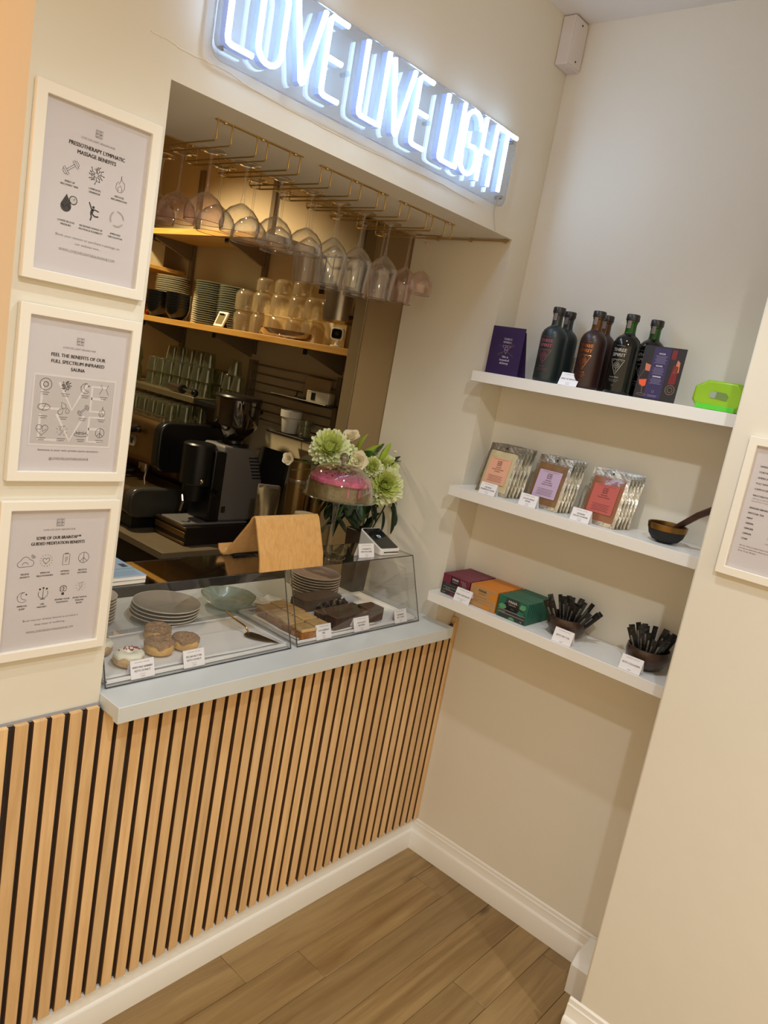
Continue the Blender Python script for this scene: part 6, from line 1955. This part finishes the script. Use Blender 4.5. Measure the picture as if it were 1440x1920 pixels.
MB().cyl((0, -0.0206, 0.052), (0, -0.0222, 0.052), 0.008, 14).build('lens', glassmat('lens_glass', (60, 60, 70), 0.8, 0.2, 2), t)
MB().lathe([(0.0, 0.0), (0.026, 0.0), (0.026, 0.004), (0.008, 0.007), (0.007, 0.026)], seg=20).build('foot', frame_white, t)
# small high shelf with boxed picture and glass
sh = MB().box(-0.14, 0.13, -0.17, 0.17, 0, 0.02).build('small_shelf', plankw, bevel=0.002)
sh.location = (0.06, 2.445, 2.072)
tag(sh, 'short dark wooden shelf above the copper mug', 'shelf')
t = thing('boxed_glass', 'cream carton with a glass window on the short wooden shelf', 'box', (0.03, 2.44, 2.0925))
MB().box(-0.035, 0.05, -0.12, 0.06, 0, 0.125).build('carton', mat('carton_cream', (196, 180, 142), 0.6, var=0.06, vscale=20), t, bevel=0.002)
MB().box(-0.0362, -0.0352, -0.10, 0.045, 0.02, 0.105).build('carton_picture', mat('carton_print_brown', (150, 118, 78), 0.5, var=0.3, vscale=30), t)
tumbler('amber lit tumbler standing beside the cream carton on the short shelf', -0.035, 2.53, 2.0925, 0.030, 0.09, glasswarm, None).__class__
for o in bpy.data.objects:
    if o.get('group', 1) is None:
        del o['group']

# hanging rail with steel pot and black utensils
hr = thing('utensil_rail', 'black utensil rail fixed high on the kitchen side wall', 'rail', (0, 0, 0))
MB().cyl((0.145, 0.88, 2.215), (0.145, 1.20, 2.215), 0.005, 10).build('rail_bar', black, hr)
for y in (0.885, 1.195):
    MB().cyl((0.145, y, 2.215), (KX - 0.001, y, 2.215), 0.004, 8).build('wall_bracket', black, hr)
t = thing('steel_pot', 'brushed steel pot hanging from the rail above the white camera', 'pot', (0.082, 0.930, 1.928))
MB().lathe([(0.0, 0.0), (0.062, 0.0), (0.072, 0.010), (0.074, 0.030), (0.074, 0.150), (0.077, 0.153), (0.071, 0.151), (0.071, 0.03), (0.058, 0.006), (0, 0.005)], seg=36, closed=True).build('pot_body', steel, t)
MB().tube([(0.06, 0, 0.14), (0.072, 0, 0.22), (0.068, 0, 0.287), (0.063, 0, 0.296), (0.058, 0, 0.290)], 0.0035, 8).build('hook_handle', steel, t)
MB().cyl((0.0, -0.074, 0.030), (0.0, -0.094, 0.030), 0.009, 10).build('pot_knob', black, t)
for k, (y, l) in enumerate(((1.075, 'black slotted utensil hanging on the rail, nearer the steel pot'), (1.125, 'black slotted utensil hanging on the rail, further from the pot'))):
    t = thing('kitchen_utensil', l, 'utensil', (0.14, y, 2.05), 0, 'black utensils on the rail')
    MB().prism([(-0.016, 0.0), (0.016, 0.0), (0.010, 0.085), (-0.010, 0.085)], -0.002, 0.002, 'x').build('blade', black, t)
    MB().tube([(0, 0, 0.085), (0, 0, 0.155), (0.003, 0, 0.172), (0.006, 0, 0.176), (0.0105, 0, 0.170)], 0.003, 8).build('handle', black, t)
# wall rack of rails with two ledges
rk = thing('wall_rail_rack', 'wall rack of seven horizontal metal rails below the oak shelf', 'rack', (0, 0, 0))
for z_ in (1.687, 1.645, 1.602, 1.558, 1.515, 1.473, 1.430):
    MB().cyl((0.165, 0.945, z_), (0.165, 1.565, z_), 0.0042, 8).build('rail', steel, rk)
for y in (0.942, 1.568):
    MB().box(0.156, KX - 0.001, y - 0.011, y + 0.011, 1.28 if y < 1 else 1.40, 1.703).build('rack_post', postm, rk, bevel=0.002)
cp_ = MB().box(-0.004, 0.004, -0.082, 0.082, 0, 0.098, M=Matrix.Rotation(0.08, 4, 'Y')).build('kraft_card', mat('kraft_card', (176, 150, 106), 0.7, var=0.04))
cp_.location = (0.146, 1.062, 1.5820)
tag(cp_, 'plain kraft card leaning on the wall rack behind the small white box', 'card')
for z_, y0, y1, l in ((1.5740, 0.86, 1.22, 'black wire ledge hooked on the wall rack under the white box'), (1.4050, 0.96, 1.215, 'lower black ledge on the wall rack carrying the white pot')):
    t = thing('rack_ledge', l, 'ledge', (0, 0, z_))
    MB().box(0.02, 0.155, y0, y1, 0, 0.004).build('ledge_plate', black, t, bevel=0.001)
    MB().cyl((0.02, y0, 0.006), (0.02, y1, 0.006), 0.0035, 8).build('front_wire', steel, t)
    for y in (y0 + 0.02, y1 - 0.02):
        MB().tube([(0.15, y, 0.002), (0.158, y, 0.012), (0.158, y, 0.030)], 0.003, 6).build('hook', black, t)
t = thing('soap_box', 'small white box with black window on the upper rack ledge', 'box', (0.075, 0.955, 1.5788), 0.35)
MB().box(-0.030, 0.030, -0.055, 0.055, 0, 0.050).build('carton', mat('box_white_cream', (206, 194, 166), 0.5), t, bevel=0.003)
MB().box(-0.0312, -0.0302, 0.012, 0.032, 0.010, 0.042).build('window', black, t)
t = thing('kitchen_knife', 'knife with steel blade lying on the upper rack ledge', 'knife', (0.06, 1.12, 1.5800), 0.2)
MB().prism([(-0.010, -0.04), (0.008, -0.04), (0.010, 0.03), (0.0, 0.05)], 0, 0.0015, 'z').build('blade', steel, t)
MB().box(-0.008, 0.008, -0.10, -0.041, 0, 0.010).build('handle', black, t, bevel=0.003)
o = MB().lathe([(0, 0), (0.032, 0), (0.034, 0.003), (0.043, 0.068), (0.049, 0.072), (0.050, 0.102), (0.047, 0.103), (0.044, 0.074), (0.039, 0.068), (0.030, 0.006), (0, 0.005)], seg=32, closed=True).build('white_pot', [mat('pot_white', (206, 200, 186), 0.45)])
o.location = (0.085, 1.135, 1.4134)
tag(o, 'white flower pot shaped cup on the lower rack ledge', 'pot')
o = MB().lathe([(0, 0), (0.026, 0), (0.028, 0.004), (0.028, 0.050), (0.033, 0.055), (0.033, 0.075), (0.030, 0.075), (0.030, 0.057), (0.025, 0.051), (0.025, 0.005), (0, 0.004)], seg=24, closed=True).build('glass_beaker', [glasskit])
o.location = (0.085, 1.030, 1.4134)
tag(o, 'clear glass beaker next to the white pot on the lower rack ledge', 'glass')
# board, bag and cylinders on the side counter
bo = MB().prism(rrect(-0.105, 0.105, 0, 0.445, 0.022), -0.006, 0.006, 'x', M=Matrix.Rotation(0.12, 4, 'Y')).build('black_board', [blackmat], bevel=0.002)
bo.location = (0.108, 1.285, KC + 0.0015)
tag(bo, 'large black rounded board leaning on the wall right of the grinder', 'board')
t = thing('coffee_bag', 'crumpled silver coffee bag standing in front of the black board', 'bag', (-0.035, 1.075, KC + 0.0006), -0.5)
m = MB()
rr = random.Random(4)
vs = []
for j in range(9):
    for i in range(14):
        a = 2 * PI * i / 14
        v_ = j / 8
        th = 0.036 * (1 - v_ ** 2.2) + 0.004
        vs.append(((0.058 * (1 + .06 * math.sin(9 * v_))) * math.copysign(abs(math.cos(a)) ** .7, math.cos(a)) * (1 - .12 * v_) + rr.uniform(-.0025, .0025), th * math.sin(a) + rr.uniform(-.0025, .0025), 0.32 * v_))
fs = [(j * 14 + i, j * 14 + (i + 1) % 14, (j + 1) * 14 + (i + 1) % 14, (j + 1) * 14 + i) for j in range(8) for i in range(14)] + [tuple(range(13, -1, -1)), tuple(range(112, 126))]
m.add(vs, fs).build('bag_body', mat('bag_foil', (150, 138, 112), 0.25, 0.85, var=0.1, vscale=30), t)
MB().box(-0.046, 0.046, -0.006, 0.006, 0.306, 0.322).build('fold_clip', mat('bag_clip', (120, 112, 96), 0.5), t, bevel=0.002)
for k, (x, y, R, H, l) in enumerate(((-0.045, 0.885, 0.044, 0.475, 'tall brushed steel cylinder left of the bouquet'), (0.040, 0.845, 0.036, 0.40, 'shorter steel cylinder half hidden behind the bouquet'))):
    t = thing('steel_cylinder', l, 'canister', (x, y, KC + 0.0006), 0, 'steel cylinders behind the bouquet')
    MB().lathe([(0, 0), (R * .96, 0), (R, 0.004), (R, H - .02), (R * .97, H - .012), (R * .97, H), (R * .9, H), (R * .9, H - .02), (0, H - .02)], seg=28, closed=True).build('cylinder_wall', darksteel, t)
    MB().lathe([(R * 1.01, H * .80), (R * 1.03, H * .805), (R * 1.03, H * .825), (R * 1.01, H * .83)], seg=28).build('band', steel, t)
# back door of the kitchen
d = struct(MB().box(-0.75, 0.05, 2.925, 2.949, 0.001, 2.02).build('door_1', mat('door_brown', (112, 84, 48), 0.6, var=0.06), bevel=0.003))
for a, b, z0, z1 in ((-0.66, -0.38, 0.25, 0.95), (-0.32, -0.04, 0.25, 0.95), (-0.66, -0.38, 1.10, 1.88), (-0.32, -0.04, 1.10, 1.88)):
    MB().box(a, b, 2.915, 2.9245, z0, z1).build('door_panel', MATS['door_brown'], d, bevel=0.005)
MB().sphere((-0.70, 2.90, 1.02), 0.025, 12, 8).build('door_knob', brass, d)
